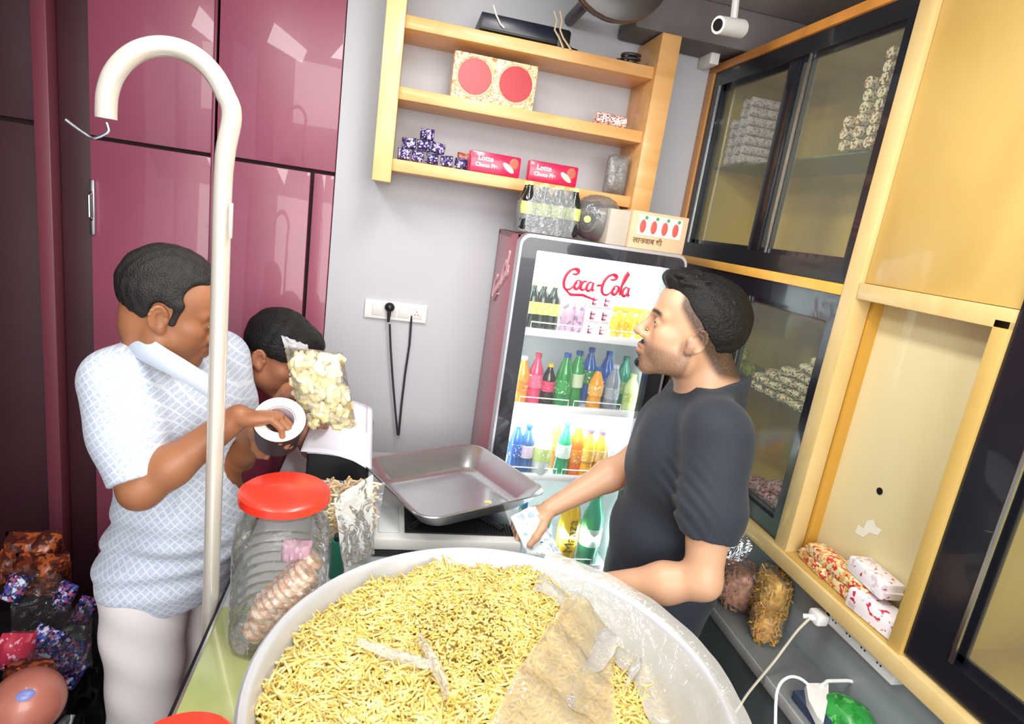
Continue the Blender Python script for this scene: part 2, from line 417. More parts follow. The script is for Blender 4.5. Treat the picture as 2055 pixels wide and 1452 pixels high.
# ------------------------------------------------------------------ switch board, plug, cords
sw = thing('switch_board', 'white switch board with sockets on the grey wall', 'switch', (0.032, YB, 1.45))
MB().box((-0.084, YB-.014, 1.418), (0.148, YB, 1.488), 0.003).build('plate', white_pl, sw)
for k in range(4): MB().box((-0.056+k*.048, YB-.017, 1.432), (-0.014+k*.048, YB-.013, 1.474), 0.001).build('socket' if k % 2 else 'rocker', mat('module_white', '#D8D5D0', .4), sw)
for dx, dz in ((-.006, -.004), (.006, -.004), (0, .007)): MB().cyl((-0.035+3*.048+dx, YB-.0178, 1.452+dz), (-0.035+3*.048+dx, YB-.0168, 1.452+dz), 0.002, n=8).build('socket_hole', black_pl, sw)
pg = thing('cable', 'black plug and cord hanging from the socket of the switch board', 'cord', (0.008, 2.28, 1.0))
b = MB(); p = at(782, 616, Y=2.27)
b.sphere((p.x, 2.268, p.z), (.019, .02, .018)); b.cyl((p.x, 2.262, p.z-.01), (p.x, 2.258, p.z-.055), 0.008, 0.005, 10)
b.build('plug', black_pl, pg)
P = [at(x, y, Y=2.262) for x, y in ((782, 650), (784, 700), (788, 760), (793, 820), (798, 872))]
MB().tube([p+Vector((0, .0, 0)) for p in P], 0.0042, 8).build('cord', mat('cord_grey', '#2E3036', .5), pg)
b = MB(); P = [at(x, y, Y=2.286) for x, y in ((826, 633), (822, 690), (813, 750), (806, 810), (800, 873))]
tag(b.tube(P, 0.0042, 8).build('cable', mat('cord_grey')), 'dark grey cord dropping from the bottom edge of the switch board', 'cord')

# ------------------------------------------------------------------ refrigerator
FX0, FX1, FY, FZ1 = 0.381, 0.942, 1.85, 1.81
fr = thing('drinks_fridge', 'maroon drinks fridge with a black framed glass door against the grey wall', 'fridge', ((FX0+FX1)/2, 2.05, 0))
fmar = mat('fridge_maroon', '#AC4F5E', 0.3, coat=.3, var=.06, vscale=3)
liner = mat('fridge_liner', '#E9F1F2', 0.5)
b = MB(); b.box((FX0, FY+.055, 0.06), (FX0+.02, 2.27, FZ1), .002); b.box((FX1-.02, FY+.055, 0.06), (FX1, 2.27, FZ1), .002)
b.box((FX0, 2.25, .06), (FX1, 2.27, FZ1)); b.box((FX0, FY+.055, FZ1-.02), (FX1, 2.27, FZ1), .002); b.box((FX0, FY+.055, .06), (FX1, 2.27, .3), .002)
b.build('cabinet', fmar, fr)
b = MB(); b.box((FX0+.02, FY+.06, .3), (FX0+.028, 2.25, FZ1-.02)); b.box((FX1-.028, FY+.06, .3), (FX1-.02, 2.25, FZ1-.02))
b.box((FX0+.028, 2.24, .3), (FX1-.028, 2.25, FZ1-.02)); b.box((FX0+.028, FY+.06, FZ1-.03), (FX1-.028, 2.24, FZ1-.02)); b.box((FX0+.028, FY+.06, .3), (FX1-.028, 2.24, .31))
b.build('liner', liner, fr)
# door: rounded outer frame round the glass
def rrect(x0, x1, z0, z1, r, n=6):
    P = []
    for cx, cz, a0 in ((x1-r, z1-r, 0), (x0+r, z1-r, 90), (x0+r, z0+r, 180), (x1-r, z0+r, 270)):
        for k in range(n+1):
            a = R(a0+90*k/n); P.append((cx+r*math.cos(a), cz+r*math.sin(a)))
    return P
def ring(bm, out, inn, y0, y1):
    n = len(out); V = [[bm.verts.new((x, y, z)) for x, z in P] for P, y in ((out, y0), (inn, y0), (inn, y1), (out, y1))]
    for a in range(4):
        A, B = V[a], V[(a+1) % 4]
        for k in range(n): bm.faces.new((A[k], A[(k+1) % n], B[(k+1) % n], B[k]))
GX0, GX1, GZ0, GZ1 = 0.437, 0.886, 0.42, 1.768
b = MB(); ring(b.bm, rrect(FX0+.003, FX1-.003, .13, 1.812, .03), rrect(GX0, GX1, GZ0, GZ1, .004), FY, FY+.05)
door = b.build('door', mat('fridge_black', '#23242E', 0.25, coat=.5), fr)
b = MB(); ring(b.bm, rrect(FX0-.001, FX1+.001, .125, 1.816, .034), rrect(FX0+.006, FX1-.006, .135, 1.806, .028), FY-.003, FY+.052)
b.build('edge_trim', mat('silver_trim', '#C4C0C6', .3, .6), door)
MB().box((GX0-.002, FY+.02, GZ0-.002), (GX1+.002, FY+.024, GZ1+.002)).build('pane', film('fridge_glass', '#FFFFFF', .08, .03, .03), door)
MB().box((FX1-.03, FY-.02, .95), (FX1-.015, FY, 1.25), .004).build('handle', black_pl, door)
SHZ = [1.497, 1.235, 0.975, 0.615]
for z in SHZ:
    s = MB().box((FX0+.03, FY+.075, z-.006), (FX1-.03, 2.235, z)).build('shelf', mat('shelf_white', '#F4F8F8', .4), fr)
    b = MB(); b.box((FX0+.03, FY+.068, z-.012), (FX1-.03, FY+.076, z+.014), .002)
    for x0, x1 in ((.47, .645), (.665, .84)):
        b.tube([(x0, FY+.07, z+.012), (x0, FY+.07, z+.035), (x1, FY+.07, z+.035), (x1, FY+.07, z+.012)], .0022, 6)
    b.build('price_rail', mat('rail_white', '#F7FAFA', .35), s)
led = mat('led_strip', '#F2FBFF', emit=7)
for x in (FX0+.034, FX1-.046): MB().box((x, FY+.062, .36), (x+.012, FY+.068, 1.74)).build('light_strip', led, fr)
for z, pw in ((1.72, 2.6), (1.2, 2.2), (.75, 1.1)):
    l = area_light('fridge_lamp', ((FX0+FX1)/2, FY+.07, z), ((FX0+FX1)/2, 2.3, z-.12), .42, pw, (.93, .98, 1), .03)
# script lettering on the glass (red) and on the side (pale)
def script_strokes():
    S = []
    def arc(cx, cy, rx, ry, a0, a1, n=14): return [(cx+rx*math.cos(R(a0+(a1-a0)*k/n)), cy+ry*math.sin(R(a0+(a1-a0)*k/n))) for k in range(n+1)]
    def bigC(x): return [arc(x+.5, .5, .5, .62, 40, 330)+[(x+1.15, .35)], arc(x+.62, 1.0, .3, .18, -120, 150, 8)]
    def small_o(x): return [arc(x+.22, .25, .22, .27, 80, 440)+[(x+.55, .45)]]
    def small_c(x): return [arc(x+.25, .25, .24, .27, 50, 320)+[(x+.6, .4)]]
    def small_a(x): return [arc(x+.22, .25, .22, .27, 60, 420), [(x+.46, .52), (x+.46, .1), (x+.55, 0), (x+.68, .12)]]
    def tall_l(x): return [[(x, .2), (x+.22, .9), (x+.3, 1.3), (x+.2, 1.42), (x+.08, 1.1), (x+.1, .3), (x+.2, 0), (x+.36, .1)]]
    x = 0
    S += bigC(0); S += small_o(.95); S += small_c(1.45); S += small_a(1.95)
    S += [[(2.72, .36), (3.02, .42)]]
    S += bigC(3.15); S += small_o(4.1); S += tall_l(4.62); S += small_a(4.95)
    S += [[(.35, -.12), (.9, -.38), (1.9, -.3), (3.0, -.5)]]
    return S
def script(name, parent, origin, ex, ez, h, r, m, normal_y=True):
    b = MB()
    for s in script_strokes():
        P = [Vector(origin)+Vector(ex)*((x+.25*y)*h)+Vector(ez)*(y*h) for x, y in s]
        n = len(P); rr = [r*(.45+.9*math.sin(math.pi*(k+.6)/(n+.2))) for k in range(n)]
        b.tube(P, rr, 6)
    return b.build(name, m, parent)
o = at(1127, 575, Y=FY+.018); e = at(1272, 590, Y=FY+.018)
hh = (e.x-o.x)/6.0
script('lettering', door, (o.x, FY+.018, o.z), (1, 0, -.02), (0.02, 0, 1.32), hh, .0040, mat('logo_red', '#D3304C', .5))
script('lettering', fr, (FX0-.001, 2.22, 1.56), (0, -.75, .35), (0, -.1, 1), .058, .0042, mat('logo_pale', '#D9AEB4', .5))
# drinks on its shelves
def bottle(h, r, liquid, cap, label, kind='contour'):
    t = thing('drink_bottle', 'x', 'bottle')
    if kind == 'contour': pr = [(0, .002), (r*.85, 0), (r, .012), (r*.96, h*.2), (r*.86, h*.36), (r*.98, h*.56), (r*.9, h*.68), (r*.5, h*.84), (r*.36, h*.9), (r*.36, h*.95), (0, h*.95)]
    else: pr = [(0, .002), (r*.85, 0), (r, .01), (r, h*.62), (r*.9, h*.7), (r*.45, h*.88), (r*.38, h*.95), (0, h*.95)]
    b = MB().lathe(pr, 16); b.build('bottle_body', mat('drink_'+liquid, liquid, .12, coat=.5, spec=.6), t)
    MB().cyl((0, 0, h*.93), (0, 0, h), r*.44, n=12).build('cap', mat('cap_'+cap, cap, .4), t)
    a = .36 if kind == 'contour' else .28
    if label: MB().lathe([(r*1.02, h*a), (r*1.03, h*(a+.24)), (r*.9, h*(a+.245)), (r*.9, h*a-.001), (r*1.02, h*a)], 16).build('label', print_mat('lab_'+label, label, ['#F4F4F0'], 70, thr=.6), t)
    return t
def put(px, py, shelf, Y, t, label, group=None, cat='bottle'):
    p = at(px, py, Y=Y); t.location = (min(max(p.x, .44), .885), Y, SHZ[shelf]+.0005); t['label'] = label; t['category'] = cat
    if group: t['group'] = group
    return t
G = 'drinks in the glass door fridge'
for k, (px, Y) in enumerate(((1066, 1.955), (1086, 1.955), (1108, 1.955))):
    put(px, 620, 0, Y, bottle(.165, .027, '#10261C', '#D8E86A', '#C9DC6A'), ('dark small bottle with lime label, %s on the top fridge shelf' % ('first from the left', 'second from the left', 'third from the left')[k]), 'dark lime label bottles on the top fridge shelf')
for k, px in enumerate((1140, 1163)):
    t = thing('drink_can', 'x', 'can'); MB().lathe([(0, 0), (.024, 0), (.027, .008), (.027, .125), (.022, .135), (0, .135)], 16).build('can_body', print_mat('can_mauve', '#A98A9C', ['#6E6078'], 30), t)
    MB().cyl((0, 0, .134), (0, 0, .137), .021, n=14).build('can_lid', alu, t)
    put(px, 620, 0, 2.0, t, ('mauve drink can %s on the top fridge shelf' % ('beside the lime label bottles', 'beside the white pink cartons')[k]), cat='can')
for r_ in range(3):
    for c_ in range(2):
        t = thing('juice_carton', 'x', 'carton'); M = MB().box((-.022, -.022, 0), (.022, .022, .05), .002).build('box', mat('carton_pink', '#E3CBD6', .4), t)
        b = MB(); b.box((-.010, -.0235, .010), (.004, -.022, .016)); b.box((-.010, -.0235, .026), (.008, -.022, .031)); b.box((-.010, -.0235, .010), (-.005, -.022, .038)); b.build('print', mat('carton_ink', '#8E3A63', .5), t)
        put(1184+c_*24, 640, 0, 1.975, t, 'small white pink carton, %s column, %s of the stack on the top fridge shelf' % (('left', 'right')[c_], ('bottom', 'middle', 'top')[r_]), 'white pink cartons stacked on the top fridge shelf', 'carton')
        t.location.z += r_*.0505
for k, px in enumerate((1238, 1262, 1286)):
    t = thing('juice_pouch', 'x', 'pouch')
    b = MB(); b.sphere((0, 0, .052), (.026, .020, .052)); b.box((-.024, -.004, .095), (.024, .004, .115), .002); b.build('pouch_body', print_mat('pouch_yellow', '#F1C02B', ['#E79A1E', '#F6DE62'], 40), t)
    put(px, 650, 0, 1.95+.01*k, t, 'bulging yellow pouch, %s on the top fridge shelf' % ('next to the cartons', 'middle of three', 'nearest the face of the man in black')[k], 'yellow pouches on the top fridge shelf', 'pouch')
row2 = [(1047, .17, .026, '#EFA53A', '#F4F4F4', '#F08A2A', 'round', 1.95, 'orange drink bottle with white cap, leftmost on the second fridge shelf'),
 (1074, .185, .026, '#D8406A', '#C83A5A', '#E86A8C', 'contour', 1.95, 'pink bottle on the second fridge shelf beside the orange white cap bottle'),
 (1101, .15, .026, '#1F1A1E', '#E8C63C', '#D8406A', 'contour', 1.96, 'dark bottle with yellow cap and pink label on the second fridge shelf'),
 (1132, .195, .030, '#1E8A3E', '#2857A8', '#2E9C48', 'round', 1.95, 'large green bottle next to the dark bottle on the second fridge shelf'),
 (1155, .20, .029, '#2C9A4A', '#2857A8', '#CFE8C0', 'contour', 1.985, 'green bottle with pale label and blue cap on the second fridge shelf'),
 (1178, .205, .028, '#2F62B4', '#2250A0', '#3C9C54', 'contour', 2.04, 'tall blue bottle behind the green ones on the second fridge shelf'),
 (1199, .155, .027, '#F0A42E', '#2857A8', '#F2B84A', 'contour', 1.95, 'orange bottle with blue cap right of the green bottles'),
 (1214, .20, .027, '#2F62B4', '#2250A0', '#3B74C4', 'round', 2.03, 'blue bottle behind the orange blue cap bottle'),
 (1232, .17, .027, '#8E9AA8', '#B8C2CC', '#A8B4C0', 'round', 1.955, 'grey silver bottle on the second fridge shelf'),
 (1250, .19, .027, '#3E9A80', '#2E7C68', '#9CCB86', 'round', 2.02, 'teal bottle at the right of the second fridge shelf'),
 (1272, .14, .027, '#CFE29A', '#C8DC8A', '#B6D06C', 'round', 1.96, 'pale lime bottle at the far right of the second fridge shelf')]
row3 = [(1034, .19, .027, '#2B5FA8', '#D6DCE4', '#2F62B4', 'contour', 1.95, 'blue bottle leftmost on the third fridge shelf'),
 (1056, .185, .027, '#35649A', '#2250A0', '#D8C6DC', 'contour', 1.95, 'blue bottle with lilac label on the third fridge shelf'),
 (1088, .205, .034, '#DDE8E6', '#F6F6F4', '#B9D67C', 'round', 1.95, 'wide clear bottle with white cap and lime label on the third fridge shelf'),
 (1112, .20, .026, '#DE9A4A', '#E8DCC8', '#E8A24A', 'contour', 2.02, 'amber bottle behind the clear one on the third fridge shelf'),
 (1131, .205, .027, '#2FA06C', '#2A78B0', '#CDE9DA', 'contour', 1.95, 'green bottle with blue cap on the third fridge shelf'),
 (1156, .20, .028, '#F07A28', '#5A4AA0', '#F49A3A', 'round', 1.96, 'orange bottle with purple cap beside the green bottle, third fridge shelf'),
 (1180, .185, .028, '#F6B43A', '#5A4AA0', '#F8C858', 'contour', 1.95, 'yellow orange bottle with purple cap on the third fridge shelf'),
 (1204, .18, .027, '#F5A838', '#5A4AA0', '#F2C86A', 'contour', 1.955, 'amber bottle rightmost of the purple cap bottles, third fridge shelf'),
 (1229, .19, .025, '#C9CFE0', '#9AA0C8', '#E4E8F0', 'round', 1.96, 'pale lilac bottle at the right of the third fridge shelf')]
row4 = [(1040, .24, .036, '#2C9A5A', '#2A78B0', '#CDE9DA', 'round', 1.96, 'large green bottle at the left of the bottom visible fridge shelf'),
 (1085, .24, .036, '#3D9FA0', '#2A78B0', '#CDE9DA', 'round', 1.96, 'large teal bottle behind the banknote packet on the low fridge shelf'),
 (1137, .30, .040, '#F6C51E', '#F0A020', '#F4D84A', 'round', 1.96, 'large yellow bottle with dark vertical lettering on the low fridge shelf'),
 (1183, .30, .041, '#46B08A', '#2E8C5A', '#CFEDE2', 'round', 1.96, 'large green bottle right of the big yellow one, low fridge shelf')]
for si, row in ((1, row2), (2, row3), (3, row4)):
    for px, h, r_, lq, cp_, lb, kd, Y, lbl in row:
        py = {1: 760, 2: 900, 3: 1080}[si]
        t = put(px, py, si, Y, bottle(h, r_, lq, cp_, lb, kd), lbl, G)
        if 'vertical lettering' in lbl:
            M = Matrix.Translation(t.location+Vector((-.004, -.0425, .12))) @ Matrix.Rotation(R(-90), 4, 'Y') @ Matrix.Rotation(R(90), 4, 'X')
            M = Matrix.Translation(t.location+Vector((0, -.0428, .13))) @ Matrix.Rotation(R(90), 4, 'X') @ Matrix.Rotation(R(90), 4, 'Z')
            text('lettering', 'Maaza', .055, M, mat('ink_dark', '#8A761E', .5), t)
# ------------------------------------------------------------------ things on the wall shelf
def pillow(b, c, half, squash=.25, nu=14, nv=8, M=None, noise=0.0, seed=0):
    """flow-wrapped packet: a puffed box whose rim is pressed flat"""
    rr = random.Random(seed); V = []
    for s in (1, -1):
        g = []
        for i in range(nv+1):
            row = []
            for j in range(nu+1):
                u = -1+2*j/nu; v = -1+2*i/nv
                h = (max(0, 1-abs(u)**4)*max(0, 1-abs(v)**3))**.5
                p = Vector((u*half[0], s*h*half[1]*(1+rr.uniform(-noise, noise)), v*half[2]*(1-.05*(1-h))))
                row.append((M @ p if M is not None else p)+Vector(c))
            g.append(row)
        V.append(g)
    b.grid(V[0]); b.grid(V[1]); bmesh.ops.remove_doubles(b.bm, verts=b.bm.verts[:], dist=1e-5)
    return b
p0 = at(944, 145, Y=2.13); p1 = at(1036, 160, Y=2.13)
for k, (px, lb) in enumerate(((952, 'gold sweet box with red disc on the middle shelf board, nearer the left post'), (1036, 'gold sweet box with darker red disc, right of its twin on the middle board'))):
    x = at(px, 150, Y=2.13).x; w = .072
    t = thing('sweet_box', lb, 'box', (x, 2.17, 2.209), (0, 0, 0), 'gold boxes with red discs')
    MB().box((-w+.001, -.045, 0), (w-.001, .045, .142), .004).build('carton', print_mat('gold_print', '#E3C594', ['#B9884A', '#F3E2C0'], 55, thr=.5), t, world=False)
    MB().cyl((0.002, -.0462, .074), (0.002, -.044, .074), .056, n=32).build('disc', mat('disc_red%d' % k, ['#BE3A3E', '#B01C24'][k], .4), t, world=False)
    MB().tube([(.002+.061*math.cos(a*math.pi/12), -.046, .074+.061*math.sin(a*math.pi/12)) for a in range(24)], .0022, 6, closed=True).build('disc_border', mat('gold_trim', '#EBD3A4', .3, .3), t, world=False)
# small white and red roll
p = at(1225, 238, Y=2.14)
t = thing('biscuit_roll', 'small white roll with red print lying on the middle shelf board at the right', 'packet', (p.x, 2.14, 2.209))
MB().cyl((-.055, 0, .022), (.055, .004, .022), .021, n=14).build('wrapper', print_mat('roll_white', '#F1E3DC', ['#C24A4A', '#8E4038'], 60), t, world=False)
# purple packets
pur = print_mat('purple_film', '#2B2358', ['#B9A8DC', '#5A3A8C', '#E8E0F4'], 42, .25, .57)
pos = [(812, 300, 0), (838, 310, 0), (868, 314, 0), (897, 320, 0), (925, 324, 0), (822, 285, 1), (852, 288, 1), (858, 262, 2), (880, 285, 1)]
words = ['against the left post', 'second along the row', 'third along the row', 'fourth along the row', 'fifth along the row, before the pink packs', 'in the second layer by the left post', 'in the middle of the second layer', 'on the very top of the pile', 'at the right end of the second layer']
for k, (px, py, l) in enumerate(pos):
    p = at(px, py, Y=2.13); b = MB(); b.bm
    pillow(b, (0, 0, .019), (.024 if l else .021, .017, .0195), M=None, noise=.15, seed=k)
    t = b.build('purple_packet', pur); t.location = (p.x, 2.13+.005*(k % 3), 1.988+l*.037); t.rotation_euler = (0, rng.uniform(-.08, .08), rng.uniform(-.5, .5))
    tag(t, 'shiny purple packet %s, lowest board' % words[k], 'packet', 'small purple packets on the lowest board')
p = at(938, 300, Y=2.16); b = MB(); pillow(b, (0, 0, .03), (.03, .015, .03), noise=.1, seed=4)
t = b.build('snack_packet', print_mat('orange_pack', '#9C4A4A', ['#E88A4A'], 50)); t.location = (p.x, 2.175, 1.988)
tag(t, 'reddish orange packet half hidden behind the first pink biscuit pack', 'packet')
# pink biscuit packs
for k, px in enumerate((993, 1112)):
    p = at(px, 330, Y=2.12)
    t = thing('biscuit_pack', ['pink biscuit pack beside the purple packets on the lowest shelf board', 'pink biscuit pack standing alone in the middle of the lowest shelf board'][k], 'packet', (p.x, 2.13, 1.988), (0, 0, R([2, 0][k])), 'pink biscuit packs')
    MB().box((-.088, -.02, 0), (.088, .02, .068), .006).build('wrapper', mat('pack_pink', '#D81E52', .25, var=.12, vscale=14, coat=.3), t, world=False)
    MB().box((-.09, -.004, .003), (-.086, .004, .066)).build('seam', mat('pack_pink_dark', '#A81840', .3), t, world=False)
    M = wmat(t)
    text('lettering', 'Lotte', .024, M @ Matrix.Translation((-.035, -.0206, .047)) @ Matrix.Rotation(R(90), 4, 'X'), mat('print_white', '#F8E4EA', .5), t, bold=.0006)
    text('lettering', 'Choco Pie', .018, M @ Matrix.Translation((-.03, -.0206, .025)) @ Matrix.Rotation(R(90), 4, 'X'), mat('print_white'), t, bold=.0006)
    MB().sphere((.046, -.0206, .028), (.024, .0012, .0095), M=Matrix.Rotation(R(35), 3, 'Y')).build('print', mat('print_cream', '#F4DFC0', .5), t, world=False)
    MB().sphere((.064, -.020, .044), (.016, .001, .018)).build('print', mat('print_choc', '#B86048', .5), t, world=False)
# grey pouch at the right end
p = at(1240, 345, Y=2.14)
t = thing('snack_pouch', 'clear pouch of grey seeds at the right end of the lowest shelf board', 'bag', (p.x, 2.15, 1.988))
b = MB(); pillow(b, (0, 0, .065), (.038, .02, .065), noise=.12, seed=8); b.build('contents', mat('seed_grey', '#A39B92', .7, var=.45, vscale=90, bump=.6, bscale=180), t, world=False)
b = MB(); pillow(b, (0, 0, .07), (.043, .023, .072), noise=.1, seed=9); b.build('film', clear, t, world=False)
# black recorder, adapters on the top board
p = at(1040, 60, Y=2.12)
t = thing('video_recorder', 'black recorder box on the top board of the wall shelf', 'electronics', (0.36, 2.18, 2.417))
MB().box((.205, 2.115, 2.425), (.50, 2.285, 2.475), .003).build('case', black_pl, t)
MB().box((.21, 2.112, 2.43), (.495, 2.116, 2.47), .001).build('front_panel', mat('navy_black', '#161B2A', .3), t)
b = MB(); [b.cyl((x, y, 2.417), (x, y, 2.426), .008, n=10) for x in (.23, .48) for y in (2.14, 2.26)]; b.build('foot', black_pl, t)
cb = mat('cable_white', '#D8D4CC', .5)
b = MB(); b.tube([at(x, y, Y=2.105) for x, y in ((990, 10), (996, 30), (1004, 48), (1012, 56))], .003, 6); tag(b.build('cable', cb), 'thin white cable hanging across the black recorder front', 'cable')
for k, xs in enumerate(((1112, 1118, 1113, 1122), (1124, 1128, 1124, 1130))):
    b = MB(); b.tube([at(x, y, Y=2.098-.004*k) for x, y in zip(xs, (22, 42, 60, 76))]+[at(1130+16*k, 96+4*k, Y=2.095)], .003, 6)
    tag(b.build('cable', mat('cable_cream', '#C9B48E', .5)), ['cream cable at the right end of the black recorder', 'cream cable looping lowest over the top shelf edge'][k], 'cable')
p = at(1133, 50, Y=2.10)
t = thing('power_adapter', 'black power adapter beside the recorder on the top board', 'adapter', (p.x, 2.14, 2.417)); MB().box((-.014, -.03, 0), (.03, .03, .055), .006).build('case', black_pl, t, world=False)
MB().tube([(.03, 0, .02), (.045, 0, .012), (.06, -.02, .004)], .003, 6).build('lead', black_pl, t, world=False)
p = at(1273, 96, Y=2.12)
t = thing('cable_coil', 'small dark coil of cable on the right end of the top board', 'cable', (p.x, 2.14, 2.417))
b = MB(); b.tube([(.032*math.cos(a*.5), .02*math.sin(a*.5), .008+.001*a) for a in range(26)], .005, 6); b.tube([(-.03, 0, .01), (-.05, -.01, .006)], .004, 6)
b.build('coil', mat('dark_cable', '#3A2E2C', .5), t, world=False); MB().box((-.01, -.012, .0), (.022, .012, .034), .005).build('plug', black_pl, t, world=False)
# ------------------------------------------------------------------ on top of the fridge
ZF = 1.8165
t6 = []
k = 0
for ix in range(4):
    for iy in range(2):
        t = bottle(.158, .025, '#1A211C', '#DDE68A', '#CBD47A', 'contour')
        t.location = (.408+ix*.051, 1.95+iy*.052, ZF+.001); t['category'] = 'bottle'; t['group'] = 'dark lime label bottles packed on the fridge'
        t['label'] = 'dark lime label bottle in the shrink wrapped pack on the fridge, %s row, %s' % (('front', 'back')[iy], ('leftmost', 'second', 'third', 'fourth')[ix])
b = MB()
g = []
for i in range(9):
    row = []
    for j in range(33):
        a = 2*math.pi*j/32; sx = .104; sy = .055; z = i/8*.15
        e = 1 if i < 6 else 1-.12*(i-5)
        x = .484+sx*e*math.copysign(abs(math.cos(a))**.5, math.cos(a)); y = 1.976+sy*e*math.copysign(abs(math.sin(a))**.5, math.sin(a))
        row.append((x+rng.uniform(-.002, .002)*(j not in (0, 32)), y+rng.uniform(-.002, .002)*(j not in (0, 32)), ZF+.002+z))
    g.append(row)
tag(b.grid(g).build('shrink_film', wrap), 'clear shrink film around the dark bottles on the fridge', 'wrapping')
# loose bottles lying in a clear bag
t = bottle(.17, .026, '#1A211C', '#CFE36A', '#CBD47A', 'round'); t.rotation_euler = (R(82), 0, R(-18)); t.location = (.655, 2.08, ZF+.045); tag(t, 'dark bottle lying with its lime cap towards the front, on the fridge', 'bottle')
t = bottle(.17, .026, '#22301F', '#2A3A22', '#CBD47A', 'round'); t.rotation_euler = (R(80), 0, R(14)); t.location = (.60, 2.09, ZF+.052); tag(t, 'dark bottle with dark cap lying beside the wrapped pack, on the fridge', 'bottle')
b = MB(); rr = random.Random(5)
g = [[(.655+(.085*math.sin(math.pi*(i+.4)/10.8))*math.cos(2*math.pi*j/24)*(1+rr.uniform(-.07, .07)*(j not in (0, 24))), 1.99+.085*math.sin(math.pi*(i+.4)/10.8)*math.sin(2*math.pi*j/24), ZF+.003+.15*(1-math.cos(math.pi*i/10))/2) for j in range(25)] for i in range(11)]
tag(b.grid(g).build('plastic_bag', clear), 'crumpled clear plastic bag holding two lying bottles on the fridge', 'bag')
# carton with printed tomatoes
t = thing('cardboard_box', 'kraft carton printed with red figures and brown writing on the fridge', 'box', (.845, 1.96, ZF))
kraft = mat('kraft', '#DCBE98', .7, var=.08, vscale=6)
MB().box((.735, 1.87, ZF), (.93, 2.05, ZF+.118), .002).build('carton', [kraft], t)
MB().box((.665, 1.885, ZF), (.7345, 2.05, ZF+.113), .003).build('side_carton', mat('kraft_grey', '#B9B0A2', .7), t)
for k in range(4):
    MB().sphere((.775+k*.038, 1.8695, ZF+.072), (.0115, .0012, .022)).build('print', mat('tomato_red', '#DB5A4E', .5), t)
    MB().sphere((.783+k*.038, 1.8693, ZF+.10), (.006, .0012, .006)).build('print', mat('leaf_green', '#4C9A50', .5), t)
b = MB(); b.box((.758, 1.8692, ZF+.045), (.91, 1.8699, ZF+.108)); b.build('print', mat('band_white', '#F6E6DC', .5), t)
text('lettering', 'लाजवाब घी', .024, Matrix.Translation((.80, 1.869, ZF+.026)) @ Matrix.Rotation(R(90), 4, 'X'), mat('ink_brown', '#7A5A34', .6), t, bold=.0004)
# ------------------------------------------------------------------ wall camera, dark bowl near the ceiling
t = thing('security_camera', 'white bullet security camera near the top of the cabinets', 'camera', (.93, 2.0, 2.5))
p = at(1441, 50, Y=1.80)
d = Vector((.75, .35, .15)).normalized()
b = MB(); b.cyl(p, p+d*.11, .024, .026, 20); b.build('body', white_pl, t)
MB().cyl(p-d*.002, p+d*.004, .0165, n=18).build('lens', black_pl, t)
b = MB(); b.tube([p+d*.09, p+d*.09+Vector((0, .03, .02)), p+d*.09+Vector((.0, .06, .16))], .011, 8); b.build('bracket', white_pl, t)
q = at(1437, 108, Y=2.2)
b = MB(); b.box((q.x-.018, 2.2, q.z-.035), (q.x+.018, 2.29, q.z+.035), .004); tag(b.build('junction_box', white_pl), 'small white junction box on the wall below the camera', 'box')
p = at(1240, -62, Y=1.8)
t = thing('wall_fan', 'round dark wall fan cut off by the top of the picture', 'fan', (p.x, 2.1, p.z))
b = MB(); b.lathe([(0, -.06), (.05, -.058), (.12, -.03), (.15, .01), (.15, .03), (.11, .05), (0, .055)], 32, c=p, M=Matrix.Rotation(R(80), 3, 'X') ); b.build('housing', mat('fan_dark', '#3A3634', .35, .3), t)
b = MB()
for rr_ in (.05, .08, .11, .14): b.tube([p+Matrix.Rotation(R(80), 3, 'X') @ Vector((rr_*math.cos(a*math.pi/16), rr_*math.sin(a*math.pi/16), -.066+.055*(rr_/.14)**3)) for a in range(32)], .0022, 5, closed=True)
b.build('guard', alu, t)
MB().tube([p+Vector((0, .03, 0)), p+Vector((0, .3, 0)), (p.x, 2.29, p.z)], .02, 10).build('arm', mat('fan_dark'), t)
# ------------------------------------------------------------------ goods inside the glazed cabinets
LAY = ['lowest', 'second', 'third', 'fourth', 'fifth', 'sixth', 'seventh', 'eighth', 'ninth']
COLW = ['nearest column', 'second column', 'third column', 'fourth column', 'fifth column', 'sixth column', 'seventh column', 'eighth column', 'farthest column']
def stack(name, label, group, matl, px, py_base, X, Y0, z0, nz, ny, h, w, d, jitter=.006, shape='roll', fn=None):
    src = None
    for j in range(ny):
        for i in range(nz if fn is None else fn(j)):
            if src is None:
                b = MB()
                if shape == 'roll': b.cyl((-d/2, 0, h/2), (d/2, 0, h/2), h*.49, n=12); b.cyl((-d/2-.001, 0, h/2), (-d/2+.001, 0, h/2), h*.2, n=10)
                else: pillow(b, (0, 0, h/2), (w*.5, d*.5, h*.5), noise=.1, M=Matrix.Rotation(R(90), 3, 'Z'))
                o = b.build(name, matl); src = o
            else: o = src.copy(); COL.objects.link(o)
            o.location = (X+rng.uniform(0, jitter), Y0+j*w+rng.uniform(-jitter, jitter)*.5, z0+i*h)
            tag(o, label+', %s layer, %s' % (LAY[i], COLW[j]), 'packet', group)
roll = print_mat('roll_lilac', '#E9DDE4', ['#B08A9A', '#C8B0D0'], 60)
stack('biscuit_roll', 'white lilac roll behind the far upper pane', 'white lilac rolls behind the left upper pane', roll, 0, 0, 1.20, 2.015, 2.151, 7, 3, .031, .048, .12, fn=lambda j: [7, 7, 5][j])
roll2 = print_mat('roll_brown', '#EADBC4', ['#A8642C', '#7A4A2A'], 60)
